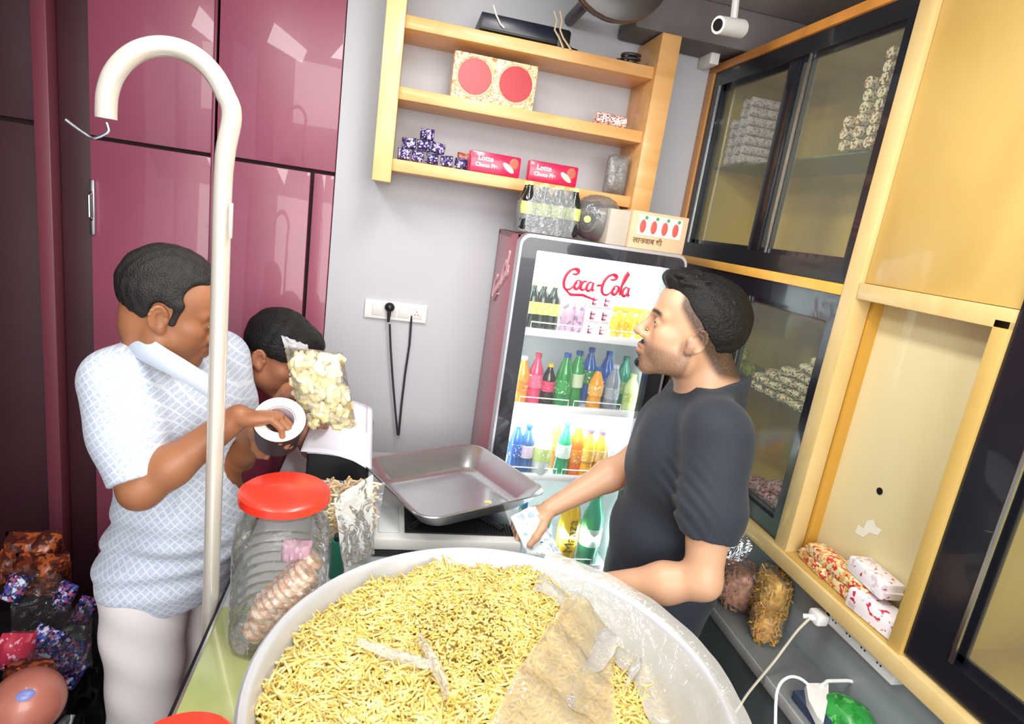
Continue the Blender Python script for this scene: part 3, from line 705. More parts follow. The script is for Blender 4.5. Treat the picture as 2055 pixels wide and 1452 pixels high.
stack('biscuit_roll', 'cream brown roll behind the near upper pane', 'cream rolls behind the right upper pane', roll2, 0, 0, 1.20, 1.375, 2.151, 9, 4, .030, .047, .12, fn=lambda j: [9, 8, 6, 3][j])
for k, px in enumerate((1424, 1456)):
    p = at(px, 486, X=1.2); t = MB().lathe([(0, 0), (.014, 0), (.017, .006), (.015, .026), (.008, .03), (0, .03)], 12).build('sweet_cup', mat('silver_cup', '#D8DCE0', .25, .6))
    t.location = (1.2, p.y, 1.8305); tag(t, ['small silver cup on the cabinet floor, the one nearer the carton', 'small silver cup on the cabinet floor, the one nearer the middle frame'][k], 'cup')
chip = print_mat('chip_pack', '#E6D5BC', ['#8E5A34', '#5A3A2A'], 70)
stack('snack_packet', 'tiny cream packet at the front of the lower glass shelf', 'tiny cream packets heaped on the lower glass shelf', chip, 0, 0, 1.165, 1.385, 1.441, 6, 9, .027, .034, .06, .02, 'pillow', fn=lambda j: [6, 6, 5, 4, 4, 3, 3, 2, 2][j])
stack('snack_packet', 'tiny cream packet at the back of the lower glass shelf', 'tiny cream packets in front on the lower glass shelf', chip, 0, 0, 1.235, 1.385, 1.441, 5, 7, .027, .036, .06, .02, 'pillow', fn=lambda j: [5, 5, 4, 3, 3, 2, 1][j])
whitep = print_mat('white_pack', '#EDE9EA', ['#A8B0A0', '#B8A0A0'], 50)
stack('tea_box', 'pale white box inside the lower cabinet', 'white boxes piled inside the lower cabinet', whitep, 0, 0, 1.345, 1.385, 1.441, 7, 2, .036, .05, .08, .004, 'pillow', fn=lambda j: [7, 5][j])
yl = print_mat('lime_pack', '#D8DC2A', ['#F0EE60', '#8CA018'], 40)
for k, (px, py) in enumerate(((1476, 745), (1500, 752), (1486, 728))):
    p = at(px, py, X=1.25); b = MB(); pillow(b, (0, 0, .022), (.028, .02, .022), noise=.15, seed=k, M=Matrix.Rotation(R(60), 3, 'Z')); t = b.build('lime_packet', yl); t.location = (p.x, p.y, 1.441+(.042 if k == 2 else 0))
    tag(t, 'lime yellow packet %s on the lower glass shelf' % ('nearest the ear of the man in black', 'beside the cream packets', 'on top of the other two')[k], 'packet', 'lime yellow packets')
red = print_mat('red_pack', '#E8C4C8', ['#C03048', '#A82038'], 45)
stack('snack_packet', 'red pink packet on the lower cabinet floor', 'red and pink packets on the lower cabinet floor', red, 0, 0, 1.17, 1.39, 1.119, 3, 4, .034, .048, .08, .008, 'pillow', fn=lambda j: [3, 3, 2, 2][j])
p = at(1585, 960, X=1.2); t = MB().box((0, -.012, 0), (.03, .012, .16), .004).build('candle_box', mat('candle_peach', '#D9A868', .5)); t.location = (1.30, 1.44, 1.119); tag(t, 'narrow peach upright box inside the lower cabinet', 'box')
# goods in the niche: red and white packs
rw = print_mat('rw_pack', '#F1EBEC', ['#D8C8D0', '#C83A50'], 28, .3, .6)
gold = print_mat('red_gold', '#D9A05A', ['#C8382E', '#E9D8A8'], 45, .3, .5)
def npack(px, py, matl, ln, wd, ht, yaw, label, z=1.0955, X=1.12, group=None, tilt=0):
    p = at(px, py, X=X)
    t = thing('noodle_packet', label, 'packet', (p.x, p.y, z), (0, tilt, yaw), group)
    MB().box((-wd/2, -ln/2, 0), (wd/2, ln/2, ht), .006).build('wrapper', matl, t, world=False)
    b = MB(); b.box((-wd/2+.004, -ln/2-.006, ht*.45), (wd/2-.004, -ln/2+.001, ht*.55)); b.box((-wd/2+.004, ln/2-.001, ht*.45), (wd/2-.004, ln/2+.006, ht*.55)); b.build('crimped_end', mat('crimp', '#E6DCD8', .4), t, world=False)
    return t
for k, (px, py, z, w) in enumerate(((1600, 1125, 1.0955, 'at the far end of the row'), (1640, 1160, 1.0955, 'in the middle of the row'), (1622, 1115, 1.1255, 'lying on the first two'), (1668, 1150, 1.1255, 'on top beside the white packs'))):
    t = npack(px, py, gold, .105, .052, .029, R(-6+4*k), 'red and gold striped packet %s on the niche floor' % w, z, group='red and gold packets in the niche')
    t.location = (1.142, [1.195, 1.095, 1.17, 1.075][k], z)
t = npack(1720, 1180, rw, .13, .058, .048, R(4), 'white packet with red marks at the near end of the niche row, lowest'); t.location = (1.132, .985, 1.0955)
t = npack(1700, 1110, rw, .12, .055, .04, R(-5), 'white packet with red marks resting on the red and gold packets'); t.location = (1.147, 1.035, 1.1555)
# ------------------------------------------------------------------ counter
ZC = 0.95
ct = thing('counter', 'shop counter with grey and olive glass top and dark metal edge under the round tray', 'counter', (0.07, 1.2, 0))
b = MB(); b.prism([(-.293, 1.22), (.50, 1.22), (.50, 1.72), (.36, 1.72), (.36, 2.12), (-.293, 2.12)], ZC-.02, ZC)
b.build('worktop', mat('steel_top', '#B9BCBD', .35, .3, var=.12, vscale=7), ct)
b = MB(); b.box((-.293, .30, ZC-.02), (.50, 1.2195, ZC), .001)
b.build('glass_top', mat('olive_glass', '#B7BE7C', .15, coat=.6, var=.18, vscale=6, col2='#9FAA62'), ct)
b = MB(); b.box((-.301, .30, ZC-.03), (-.293, 2.12, ZC+.001), .001); b.build('edge_strip', mat('dark_metal', '#2A2A2C', .3, .7), ct)
b = MB(); b.box((-.2945, .30, ZC), (-.289, 1.5, ZC+.0012)); b.build('edge_highlight', alu, ct)
b = MB(); b.box((-.275, .32, .05), (.48, 1.70, ZC-.021)); b.box((-.275, 1.70, .05), (.34, 2.10, ZC-.021)); b.build('cabinet_body', mat('counter_body', '#8C3E54', .4), ct)
MB().box((-.26, .34, 0), (.46, 1.68, .05)).build('plinth', black_pl, ct)

# ------------------------------------------------------------------ round tray of sev
TC = Vector((.243, .844, 0)); TR = .40; ZR = 1.088
t = thing('round_tray', 'very large round steel tray heaped with yellow fried sev', 'tray', (TC.x, TC.y, ZC+.001))
pr = [(0, ZC+.001), (.33, ZC+.001), (.35, ZC+.006), (.392, ZR-.006), (.397, ZR+.001), (.405, ZR+.004), (.411, ZR), (.409, ZR-.006), (.402, ZR-.006), (.394, ZR-.02), (.353, ZC+.012), (.34, ZC+.012)]
pr = [(0, ZC+.001), (.335, ZC+.001), (.352, ZC+.004), (.400, ZR-.008), (.409, ZR-.006), (.412, ZR), (.407, ZR+.004), (.398, ZR+.002), (.392, ZR-.006), (.347, ZC+.012), (.335, ZC+.006), (0, ZC+.006)]
traym = mat('tray_steel', '#D4D6DA', .38, .45, var=.06, vscale=10)
MB().lathe(pr[:7], 96, c=(TC.x, TC.y, 0)).build('tray_wall', traym, t, angle=60)
MB().lathe(pr[6:], 96, c=(TC.x, TC.y, 0)).build('tray_inside', traym, t, angle=60)
def heap(x, y):
    r = np.hypot(x, y)
    q = np.clip((x-.02-.25*np.clip(y,0,1))/.30, 0, 1); h = 1.072-.075*q*q*(3-2*q)+.012*np.exp(-((x+.1)**2+y**2)/.04)
    h = h+.010*np.sin(x*31+1)*np.sin(y*27+2)+.006*np.sin(x*63)*np.cos(y*55)
    return h-.9*np.clip(r-.345, 0, 1)
nr = np.random.RandomState(3)
sevm = mat('sev', '#F0DE96', .55, var=.2, vscale=60, col2='#E3C566')
# underlying bed of the heap
b = MB(); g = []
for i in range(40):
    r_ = .374*i/39
    g.append([(TC.x+r_*math.cos(2*math.pi*j/72), TC.y+r_*math.sin(2*math.pi*j/72), float(heap(r_*math.cos(2*math.pi*j/72), r_*math.sin(2*math.pi*j/72)))-.007) for j in range(73)])
b.grid(g); bmesh.ops.remove_doubles(b.bm, verts=b.bm.verts[:], dist=1e-5)
sev = b.build('fried_sev', mat('sev_bed', '#DDBB62', .7, var=.4, vscale=80), None)
tag(sev, 'heap of short yellow fried sev sticks filling the round steel tray', 'snack', kind='stuff')
N = 15000
rad = .386*np.sqrt(nr.rand(N)); th = nr.rand(N)*2*np.pi
x = rad*np.cos(th); y = rad*np.sin(th)
near_fine = (np.sin(x*9+2)*np.cos(y*8-1) > .62)                   # patches of broken fine bits
L = np.where(near_fine, nr.uniform(.006, .014, N), nr.uniform(.018, .056, N)); rr0 = nr.uniform(.0021, .0031, N)
z = heap(x, y)+nr.rand(N)**2*.010
yaw = nr.rand(N)*2*np.pi; tilt = nr.normal(0, .22, N); bend = nr.normal(0, .16, N)*L
ex = np.stack([np.cos(yaw)*np.cos(tilt), np.sin(yaw)*np.cos(tilt), np.sin(tilt)], 1)
sd = np.stack([-np.sin(yaw), np.cos(yaw), np.zeros(N)], 1); up = np.cross(ex, sd)
C = np.stack([TC.x+x, TC.y+y, z], 1)
V = np.zeros((N, 4, 4, 3)); 
for k, s in enumerate((-.5, -.17, .17, .5)):
    cen = C+ex*(s*L)[:, None]+sd*(bend*(1-(2*s)**2))[:, None]
    for q in range(4):
        a = q*np.pi/2
        V[:, k, q] = cen+(sd*math.cos(a)+up*math.sin(a))*(rr0*(1 if k in (1, 2) else .93))[:, None]
inside = np.hypot(V[..., 0]-TC.x, V[..., 1]-TC.y).max(axis=(1, 2)) < .387
V = V[inside]; n_ = len(V); F = []
base = np.arange(n_)[:, None]*16
for k in range(3):
    for q in range(4):
        F.append(base+np.array([k*4+q, k*4+(q+1) % 4, (k+1)*4+(q+1) % 4, (k+1)*4+q]))
F.append(base+np.array([3, 2, 1, 0])); F.append(base+np.array([12, 13, 14, 15]))
o = np_mesh('sev_stick', V.reshape(-1, 3), np.concatenate(F), sevm, sev, smooth=False); o['kind'] = 'stuff'
# film over the right side of the tray
def crumple(b, f, nu, nv, amp, seed, fr=1.0):
    rr = np.random.RandomState(seed); ph = rr.rand(12)*6.28; kx = rr.uniform(-14, 14, 12)*fr; ky = rr.uniform(-14, 14, 12)*fr
    g = []
    for i in range(nv+1):
        row = []
        for j in range(nu+1):
            u = j/nu; v = i/nv; p = Vector(f(u, v))
            w = sum(abs(math.sin(kx[q]*u+ky[q]*v+ph[q]))-.6 for q in range(12))/4
            w2 = sum(math.sin(ky[q]*u*1.3-kx[q]*v+ph[q]) for q in range(12))/5
            row.append(p+Vector((w2*amp*.5, -w2*amp*.3, w*amp)))
        g.append(row)
    return b.grid(g)
sheet = film('tray_sheet', '#ECEAE2', .45, .42, .15, .8, 30)
def lining(u, v):
    a = R(-100+165*u)                                             # from the near side round to the far right
    r = .428-.15*v if v < .35 else .3755-.13*(v-.35)
    z = ZR+.010 if v < .12 else ZR+.010-(v-.12)*.145
    hz = float(heap(r*math.cos(a), r*math.sin(a)))+.016
    return (TC.x+r*math.cos(a), TC.y+r*math.sin(a), max(z, hz) if r < .36 else z)
b = MB(); crumple(b, lining, 90, 20, .0035, 2, 3)
ps = thing('plastic_sheet', 'milky plastic sheet lining the right side of the round tray and folded over the sev', 'plastic', (.55, .85, ZR))
b.build('lining', sheet, ps)
A = [at(x, y, Z=1.085) for x, y in ((1135, 1190), (1245, 1175), (930, 1560), (1235, 1560))]
def flap(u, v):
    p = (A[0]*(1-u)+A[1]*u)*(1-v)+(A[2]*(1-u)+A[3]*u)*v
    hz = float(heap(p.x-TC.x, p.y-TC.y)); p.z = hz+.022+.012*math.sin(u*3.1)
    p.z = min(p.z, 1.12); return p
b = MB(); crumple(b, flap, 50, 70, .0065, 7, .7); b.build('folded_flap', film('tray_flap', '#F6E9C4', .40, .34, .10, .9, 16), ps)
for k, (pts, w) in enumerate(((((1248, 1180), (1225, 1230), (1195, 1290), (1168, 1330)), .030), (((715, 1305), (790, 1325), (850, 1345), (870, 1350)), .012), (((838, 1290), (860, 1330), (890, 1380), (892, 1420)), .010), (((1330, 1225), (1290, 1280), (1265, 1330)), .008), (((1150, 1340), (1145, 1380), (1140, 1430)), .018))):
    P = [at(x, y, Z=1.09) for x, y in pts]
    for p in P: p.z = float(heap(p.x-TC.x, p.y-TC.y))+.022
    def rib(u, v, P=P, w=w):
        s = v*(len(P)-1); i = min(int(s), len(P)-2); p = P[i].lerp(P[i+1], s-i); d = (P[i+1]-P[i]).normalized(); n = Vector((-d.y, d.x, 0))
        return p+n*(u-.5)*w*2*math.sin(math.pi*(v*.85+.1))+Vector((0, 0, .012*math.sin(math.pi*u)))
    b = MB(); crumple(b, rib, 10, 30, .003, 20+k, 2.5); b.build('crease', film('tray_crease', '#FFFFFF', .55, .27, .06, 1.0, 90), ps)

# ------------------------------------------------------------------ jar with red lid
jm = film('jar_plastic', '#FAFCFC', .30, .05, .05, .25, 30)
def jar(cx, cy, label, lid_label=None, z0=ZC+.001, h=.30, r=.094):
    t = thing('plastic_jar', label, 'jar', (cx, cy, z0))
    pr = [(0, .006), (r*.7, .004), (r*.92, 0), (r, .012)]
    z = .03
    while z < h*.62:
        pr += [(r*1.0, z), (r*.965, z+.008), (r*1.0, z+.016)]; z += .024
    pr += [(r, h*.66), (r*.99, h*.76), (r*.93, h*.84), (r*.80, h*.90), (r*.78, h*.97)]
    n = 40; b = MB(); b.lathe(pr, n); 
    for v in b.bm.verts:                                          # rounded-square body
        if v.co.z < h*.8:
            rr_ = math.hypot(v.co.x, v.co.y)
            if rr_ > 1e-4:
                a = math.atan2(v.co.y, v.co.x); q = (abs(math.cos(a))**4+abs(math.sin(a))**4)**(-.25); f = 1+.5*(q-1)
                v.co.x *= f*.97; v.co.y *= f*.97
    b.build('jar_body', jm, t, world=False)
    MB().lathe([(0, h+.024), (r*.84, h+.024), (r*.91, h+.019), (r*.92, h+.004), (r*.88, h+.001), (r*.82, h+.001), (r*.82, h+.014), (0, h+.014)], 48).build('lid', mat('lid_red', '#E23420', .35, coat=.2), t, world=False)
    return t
jar(-.163, 1.143, 'clear plastic jar with a red lid and pinkish rolls inside, beside the round tray')
q_ = at(358, 1530, Z=1.15)
jar(q_.x, q_.y, 'second red lidded jar whose lid only peeps in at the bottom edge', h=.19, r=.075)
bis = print_mat('wafer_pink', '#F2D2B8', ['#F8E6D6', '#E6B598'], 40, .3, .5)
for k in range(4):
    s = Vector((-.205+.014*(k % 2), 1.095+.035*(k//2), ZC+.030+.040*(k % 2))); e = Vector((-.110+.004*k, 1.105+.045*(k//2), ZC+.130+.042*(k % 2)))
    b = MB(); n = 9; P = []; rr_ = []
    for i in range(n*2+1):
        P.append(s.lerp(e, i/(n*2))); rr_.append(.027 if i % 2 else .0235)
    b.tube(P, rr_, 12)
    tag(b.build('wafer_roll', bis), 'pinkish wafer roll %s of the slanting bundle in the jar' % ('at the front', 'second', 'third', 'at the back')[k], 'biscuit', 'wafer rolls in the jar')
b = MB(); pillow(b, (-.135, 1.15, ZC+.185), (.03, .02, .025), noise=.2, seed=3); tag(b.build('wrapper_piece', mat('mauve_wrap', '#C99AAE', .3)), 'mauve wrapper on top of the rolls in the jar', 'wrapper')
# ------------------------------------------------------------------ hook stand
HX, HY = -.3185, 1.24
hk = thing('hook_stand', 'cream painted steel pole bent into a hook at the top, beside the counter edge', 'stand', (HX, HY, 0))
P = [Vector((HX, HY, z)) for z in (0.0, .5, .95, 1.3, 1.6, 1.86)]
TOPY = 1.24
for x, y in ((465, 235), (452, 190), (430, 150), (400, 119), (365, 100), (325, 93), (285, 100), (252, 120), (228, 150), (216, 185), (213, 215), (213, 238)): P.append(at(x, y, Y=TOPY))
def catmull(P, n=6):
    O = []
    for i in range(len(P)-1):
        p0 = P[max(i-1, 0)]; p1 = P[i]; p2 = P[i+1]; p3 = P[min(i+2, len(P)-1)]
        for k in range(n):
            t = k/n; O.append(.5*((2*p1)+(p2-p0)*t+(2*p0-5*p1+4*p2-p3)*t*t+(3*p1-p0-3*p2+p3)*t**3))
    return O+[P[-1]]
S = catmull(P); rads = [.0165 if p.z < 1.87 and abs(p.x-HX) < .02 else .0172 for p in S]
b = MB(); b.tube(S, rads, 20); b.build('pole', mat('pole_cream', '#E0D8CC', .25, .35, coat=.3), hk)
W = [at(x, y, Y=TOPY) for x, y in ((214, 246), (218, 262), (205, 272), (186, 277), (170, 268), (150, 254), (132, 240))]
MB().tube(catmull(W, 4), .0028, 8).build('wire_hook', alu, hk)
p = at(461, 440, Y=HY-.017)
MB().box((p.x-.002, HY-.0195, p.z-.035), (p.x+.005, HY-.012, p.z+.03), .001).build('tape_piece', mat('tape_scrap', '#B9B4AC', .3), hk)
MB().cyl((HX, HY, 0), (HX, HY, .012), .024, n=24).build('foot_plate', steel, hk)

# ------------------------------------------------------------------ weighing scale and pan
sc = thing('weighing_scale', 'white electronic weighing scale under the steel pan on the counter', 'scale', (.215, 1.6, ZC))
MB().box((.01, 1.43, ZC+.018), (.42, 1.78, ZC+.052), .006).build('housing', mat('scale_white', '#D9D9D5', .4, .1), sc)
MB().box((.018, 1.427, ZC+.004), (.415, 1.77, ZC+.0175), .002).build('base_strip', black_pl, sc)
b = MB(); [b.cyl((x, y, ZC), (x, y, ZC+.006), .012, n=12) for x in (.05, .38) for y in (1.46, 1.74)]; b.build('foot', black_pl, sc)
MB().box((.10, 1.46, ZC+.0525), (.40, 1.76, ZC+.057), .002).build('platform', black_pl, sc)
b = MB()
for k in range(12): b.box((.30+k*.008, 1.463, ZC+.0571), (.303+k*.008, 1.52, ZC+.0585))
b.build('vent_rib', mat('rib_black', '#24282C', .4), sc)
b = MB(); b.tube([(.12, 1.48, ZC+.062), (.235, 1.62, ZC+.074), (.37, 1.75, ZC+.062)], .007, 8); b.tube([(.37, 1.48, ZC+.062), (.235, 1.62, ZC+.074), (.10, 1.75, ZC+.062)], .007, 8); b.build('pan_support', black_pl, sc)
MB().box((.03, 1.46, ZC+.0525), (.085, 1.6, ZC+.056), .002).build('display', mat('scale_panel', '#C8CCCC', .3), sc)
pn = thing('scale_pan', 'deep rounded square steel pan resting on the weighing scale', 'pan', (.235, 1.622, ZC+.083), (0, 0, R(27)))
def rsq(hx, hy, r, z, n=8):
    out = []
    for cx, cy, a0 in ((hx-r, hy-r, 0), (-hx+r, hy-r, 90), (-hx+r, -hy+r, 180), (hx-r, -hy+r, 270)):
        for k in range(n+1):
            a = R(a0+90*k/n); out.append(Vector((cx+r*math.cos(a), cy+r*math.sin(a), z)))
    return out
b = MB(); rings = [rsq(.135, .120, .035, .004), rsq(.150, .135, .045, .006), rsq(.165, .15, .05, .016), rsq(.205, .188, .055, .066), rsq(.213, .196, .058, .069), rsq(.214, .197, .059, .066), rsq(.207, .19, .056, .060), rsq(.166, .151, .05, .012), rsq(.150, .136, .045, .001), rsq(.13, .115, .035, 0)]
VV = [[b.bm.verts.new(p) for p in r_] for r_ in rings]
for A_, B_ in zip(VV, VV[1:]):
    for k in range(len(A_)): b.bm.faces.new((A_[k], A_[(k+1) % len(A_)], B_[(k+1) % len(A_)], B_[k]))
b.bm.faces.new(VV[0][::-1]); b.bm.faces.new(VV[-1])
b.build('pan_body', mat('pan_steel', '#D6D8DA', .24, .92, var=.08, vscale=9), pn, world=False, angle=50)
p = at(975, 1008, Z=ZC+.095); b = MB()
for k in range(3): b.sphere(p+Vector((.006*k, .003*(k % 2), .002)), (.006, .005, .004), u=8, v=6)
tag(b.build('sev_crumb', sevm), 'pale crumb left in the steel pan', 'crumb')

# ------------------------------------------------------------------ behind the jar: black box, white sheets, snack bag, drape
MB_ = MB(); MB_.box((-.185, 1.66, ZC+.001), (-.01, 1.92, ZC+.20), .008)
t = MB_.build('black_box', black_pl); tag(t, 'black box under the white sheets, against the back of the counter', 'box')
P = [at(603, 905, Y=1.58), at(735, 935, Y=1.60), at(640, 806, Y=1.80), at(738, 812, Y=1.80)]
for k in range(2):
    def fs(u, v, k=k):
        p = (P[0]*(1-u)+P[1]*u)*(1-v)+(P[2]*(1-u)+P[3]*u)*v
        p.z += .012*math.sin(math.pi*u)+k*-.006-.03*max(0, u-.8); p.x += .016*k; p.y += .006*k; return p
    b = MB(); crumple(b, fs, 16, 12, .0012, 5+k, 1)
    g = b; o = g.build('white_sheet', mat('white_poly', '#DFDCE7', .4, bump=.2, bscale=8)); m = o.modifiers.new('t', 'SOLIDIFY'); m.thickness = .002
    tag(o, ['white plastic sheet in front of the grey wall, the upper of two', 'white plastic sheet with its edge showing to the right, the under one'][k], 'sheet', 'white sheets on the black box')
drm = film('drape_film', '#EEF3F2', .42, .5, .2, .8, 22)
DQ = [at(668, 1000, Y=1.38), at(748, 952, Y=1.44), at(690, 1140, Y=1.28), at(752, 1112, Y=1.37)]
b = MB(); crumple(b, lambda u, v: (DQ[0]*(1-u)+DQ[1]*u)*(1-v)+(DQ[2]*(1-u)+DQ[3]*u)*v, 14, 20, .005, 9, .9)
tag(b.build('plastic_bag', drm), 'limp pale plastic bag draped between the jar and the weighing scale', 'bag')
t = thing('green_tin', 'small dark green tin glimpsed between the jar and the pale bag', 'tin', (-.062, 1.34, ZC+.001))
MB().cyl((-.062, 1.34, ZC+.001), (-.062, 1.34, ZC+.10), .018, n=16).build('tin_body', mat('tin_green', '#1E6B57', .3, .3), t)
MB().cyl((-.062, 1.34, ZC+.10), (-.062, 1.34, ZC+.112), .012, n=16).build('cap', black_pl, t)

# ------------------------------------------------------------------ ledge on the right: snack bags, power strip, cables, charger, green bag
ZL = .866
def bits(b, c, half, n, seed, L=.009, r=.0026):
    rr = random.Random(seed); b.mi = 1
    for _ in range(n):
        u = rr.uniform(-.97, .97); v = rr.uniform(-.97, .97); s_ = rr.choice((1, -1))
        h = (max(0, 1-abs(u)**4)*max(0, 1-abs(v)**3))**.5
        p = Vector(c)+Vector((u*half[0], s_*h*half[1]*.98, v*half[2])); d = Vector((rr.gauss(0, 1), rr.gauss(0, .4), rr.gauss(0, 1))).normalized()*L*rr.uniform(.5, 1.3)
        b.tube([p-d, p+Vector((rr.uniform(-1, 1), 0, rr.uniform(-1, 1)))*.002, p+d], [r*.7, r, r*.7], 4)
def snackbag(loc, half, col, col2, label, seed, rz=0):
    t = thing('snack_bag', label, 'bag', loc, (0, 0, rz), 'snack bags on the grey ledge')
    b = MB(); pillow(b, (0, 0, half[2]), tuple(h*.9 for h in half), noise=.1, seed=seed, nu=12, nv=8); bits(b, (0, 0, half[2]), half, 420, seed); b.build('contents', [mat('mix%d' % seed, col, .5, col2=col2, vscale=70), mat('bits%d' % seed, col, .4, var=.25, vscale=120)], t, world=False)['kind'] = 'stuff'
    b = MB(); pillow(b, (0, 0, half[2]+.003), tuple(h*1.08 for h in half), noise=.12, seed=seed+1, nu=18, nv=12); b.build('film', film('bag_film', '#FFFFFF', .16, .05, .12, 1.0, 50), t, world=False)
    return t
t = thing('snack_bag', 'clear bag of brown and cream snacks standing behind the red lidded jar', 'bag', (-.055, 1.44, ZC))
b = MB(); pillow(b, (-.05, 1.46, ZC+.10), (.066, .036, .09), noise=.15, seed=2); bits(b, (-.05, 1.46, ZC+.10), (.07, .04, .095), 420, 5, .012, .004); b.build('contents', [mat('mix_brown', '#A27A48', .6), mat('mix_cream', '#E6D6AC', .5, col2='#BC9560', vscale=14)], t)['kind'] = 'stuff'
b = MB(); crumple(b, lambda u, v: (-.14+.16*u+.015*v, 1.395+.05*v, ZC+.002+.20*v), 14, 16, .003, 3, 1.5); b.build('film', clear, t)
snackbag((1.062, 1.36, ZL), (.05, .062, .062), '#B98462', '#8A5642', 'clear bag of reddish brown mixture beside the back of the man in black', 31, R(75))
snackbag((1.105, 1.285, ZL+.006), (.05, .042, .075), '#DDB048', '#BC8A2C', 'clear bag of yellow mixture standing against the grey back panel', 41, R(80))
snackbag((1.062, 1.225, ZL), (.046, .036, .042), '#DCA848', '#B07E30', 'smaller clear bag of yellow brown mixture, nearest the front of the ledge', 51, R(60))
b = MB(); crumple(b, lambda u, v: (1.03+.09*v, 1.42+.15*u, ZL+.01+.16*v*(1-.3*abs(u-.5))), 16, 14, .006, 12, 1.8)
tag(b.build('plastic_bag', film('clear_bag', '#DCE6EA', .5, .3, .1, .9, 30)), 'empty clear plastic bag slumped on the ledge behind the man in black', 'bag')
st = thing('power_strip', 'long white power strip fixed just under the wooden rail on the right', 'power strip', (1.135, 1.0, 1.03))
MB().box((1.118, .895, 1.008), (1.1495, 1.108, 1.048), .003).build('housing', white_pl, st)
for k in range(4):
    for dy, dz in ((-.005, -.003), (.005, -.003), (0, .006)): MB().cyl((1.1172, .935+k*.047+dy, 1.03+dz), (1.1182, .935+k*.047+dy, 1.03+dz), .0024, n=8).build('socket_hole', black_pl, st)
p = at(1640, 1235, X=1.10)
t = thing('charger', 'white plug at the far end of the power strip', 'plug', p); b = MB(); b.box((1.085, p.y-.022, p.z-.016), (1.1175, p.y+.016, p.z+.014), .006); b.cyl((1.095, p.y-.01, p.z), (1.07, p.y+.01, p.z-.008), .010, .006, 12); b.build('plug_body', white_pl, t)
MB().box((1.118, p.y-.02, p.z-.01), (1.149, p.y-.0, p.z+.02), .003).build('socket', white_pl, t)
C1 = [at(x, y, X=xx) for x, y, xx in ((1625, 1240, 1.075), (1600, 1265, 1.05), (1575, 1298, 1.03), (1555, 1325, 1.0), (1530, 1355, .97), (1500, 1392, .94), (1478, 1425, .92), (1440, 1470, .9))]
tag(MB().tube(catmull(C1, 5), .0032, 8).build('cable', mat('cable_beige', '#C9C3AE', .5)), 'pale beige cable running from the white plug down over the ledge edge', 'cable')
C2 = [at(x, y, Z=z) for x, y, z in ((1625, 1376, .91), (1608, 1362, .915), (1588, 1357, .92), (1570, 1366, .92), (1560, 1385, .91), (1557, 1410, .90), (1556, 1460, .88))]
tag(MB().tube(catmull(C2, 5), .0034, 8).build('cable', mat('cable_pure', '#F0F0EE', .4)), 'white cable arching from the white card reader at the bottom right', 'cable')
p = at(1640, 1398, Z=.905)
t = thing('charger_dock', 'white flat dock with a thin white arm above the green bag', 'charger', (p.x, p.y, .89))
A1 = [at(x, y, Z=.905) for x, y in ((1617, 1372), (1662, 1372), (1662, 1400), (1652, 1452), (1640, 1440), (1622, 1405))]
b = MB(); b.prism([(q.x, q.y) for q in A1][::-1], .890, .908); b.build('dock_body', white_pl, t)
b = MB(); b.tube([at(x, y, Z=.912) for x, y in ((1650, 1374), (1660, 1366), (1700, 1365), (1716, 1368))], .0042, 8); b.build('arm', white_pl, t)
MB().box((p.x-.03, p.y-.05, ZL), (p.x+.03, p.y+.04, .889), .003).build('stand', mat('navy_stand', '#33405A', .4), t)
gb = [at(x, y, Z=.89) for x, y in ((1655, 1452), (1668, 1392), (1720, 1384), (1765, 1400), (1790, 1452))]
cx = sum(q.x for q in gb)/5; cy = sum(q.y for q in gb)/5
b = MB(); pillow(b, (1.085, .945, ZL+.03), (.062, .055, .028), noise=.2, seed=77, nu=18, nv=12, M=Matrix.Rotation(R(90), 3, 'X') @ Matrix.Rotation(R(90), 3, 'Y'))
b = MB()
def dome(u, v):
    a = 2*math.pi*u; r = math.sin(v*math.pi/2); k = 1+.14*math.sin(3*a+1)
    return (1.083+.06*r*k*math.cos(a), .935+.075*r*math.sin(a), ZL+.002+.055*math.cos(v*math.pi/2))
crumple(b, dome, 36, 12, .0018, 14, 2)
tag(b.build('green_bag', print_mat('green_poly', '#2E8F3C', ['#5FB25A', '#1F7A2E'], 22, .3, .55)), 'green plastic bundle on the ledge at the bottom of the picture', 'bag')
b = MB(); b.sphere((1.12, .83, ZL+.022), (.022, .028, .022)); tag(b.build('cloth_ball', mat('cream_cloth', '#E9E2C4', .8, bump=.6, bscale=90)), 'small cream ball of cloth on the ledge at the bottom right', 'cloth')

b = MB(); crumple(b, lambda u, v: (1.17+.12*v, .45+.25*u, 1.16+.17*math.sin(math.pi*u)*v+.02), 16, 12, .008, 18, 1.8)
tag(b.build('plastic_bag', film('cab_bag', '#E8EEE8', .5, .4, .15, .9, 30)), 'crumpled pale bag inside the near black framed cabinet', 'bag')
# ------------------------------------------------------------------ dark heap on the floor at the left
b = MB(); pillow(b, (0, 0, .24), (.20, .13, .24), noise=.1, seed=1, nu=22, nv=18)
t = b.build('black_sack', mat('black_poly', '#14151A', .22, coat=.4, bump=.9, bscale=9)); t.location = (-.93, 1.86, 0); t.rotation_euler = (0, 0, R(15)); tag(t, 'black shiny plastic sack behind the trousers of the man with the tape', 'sack')
b = MB(); pillow(b, (0, 0, .21), (.12, .10, .21), noise=.1, seed=12, nu=20, nv=16)
t = b.build('black_sack', mat('black_poly')); t.location = (-.82, 1.50, .0); tag(t, 'low black plastic sack at the left edge under the striped packets', 'sack')
b = MB(); b.box((-1.45, 1.75, 0), (-1.16, 2.1, .40), .01); tag(b.build('crate', mat('dark_crate', '#221A1C', .6)), 'dark crate supporting the wrapped goods at the left edge', 'crate')
orange = print_mat('orange_film', '#6E3220', ['#A8562E', '#46201A'], 18, .25, .5)
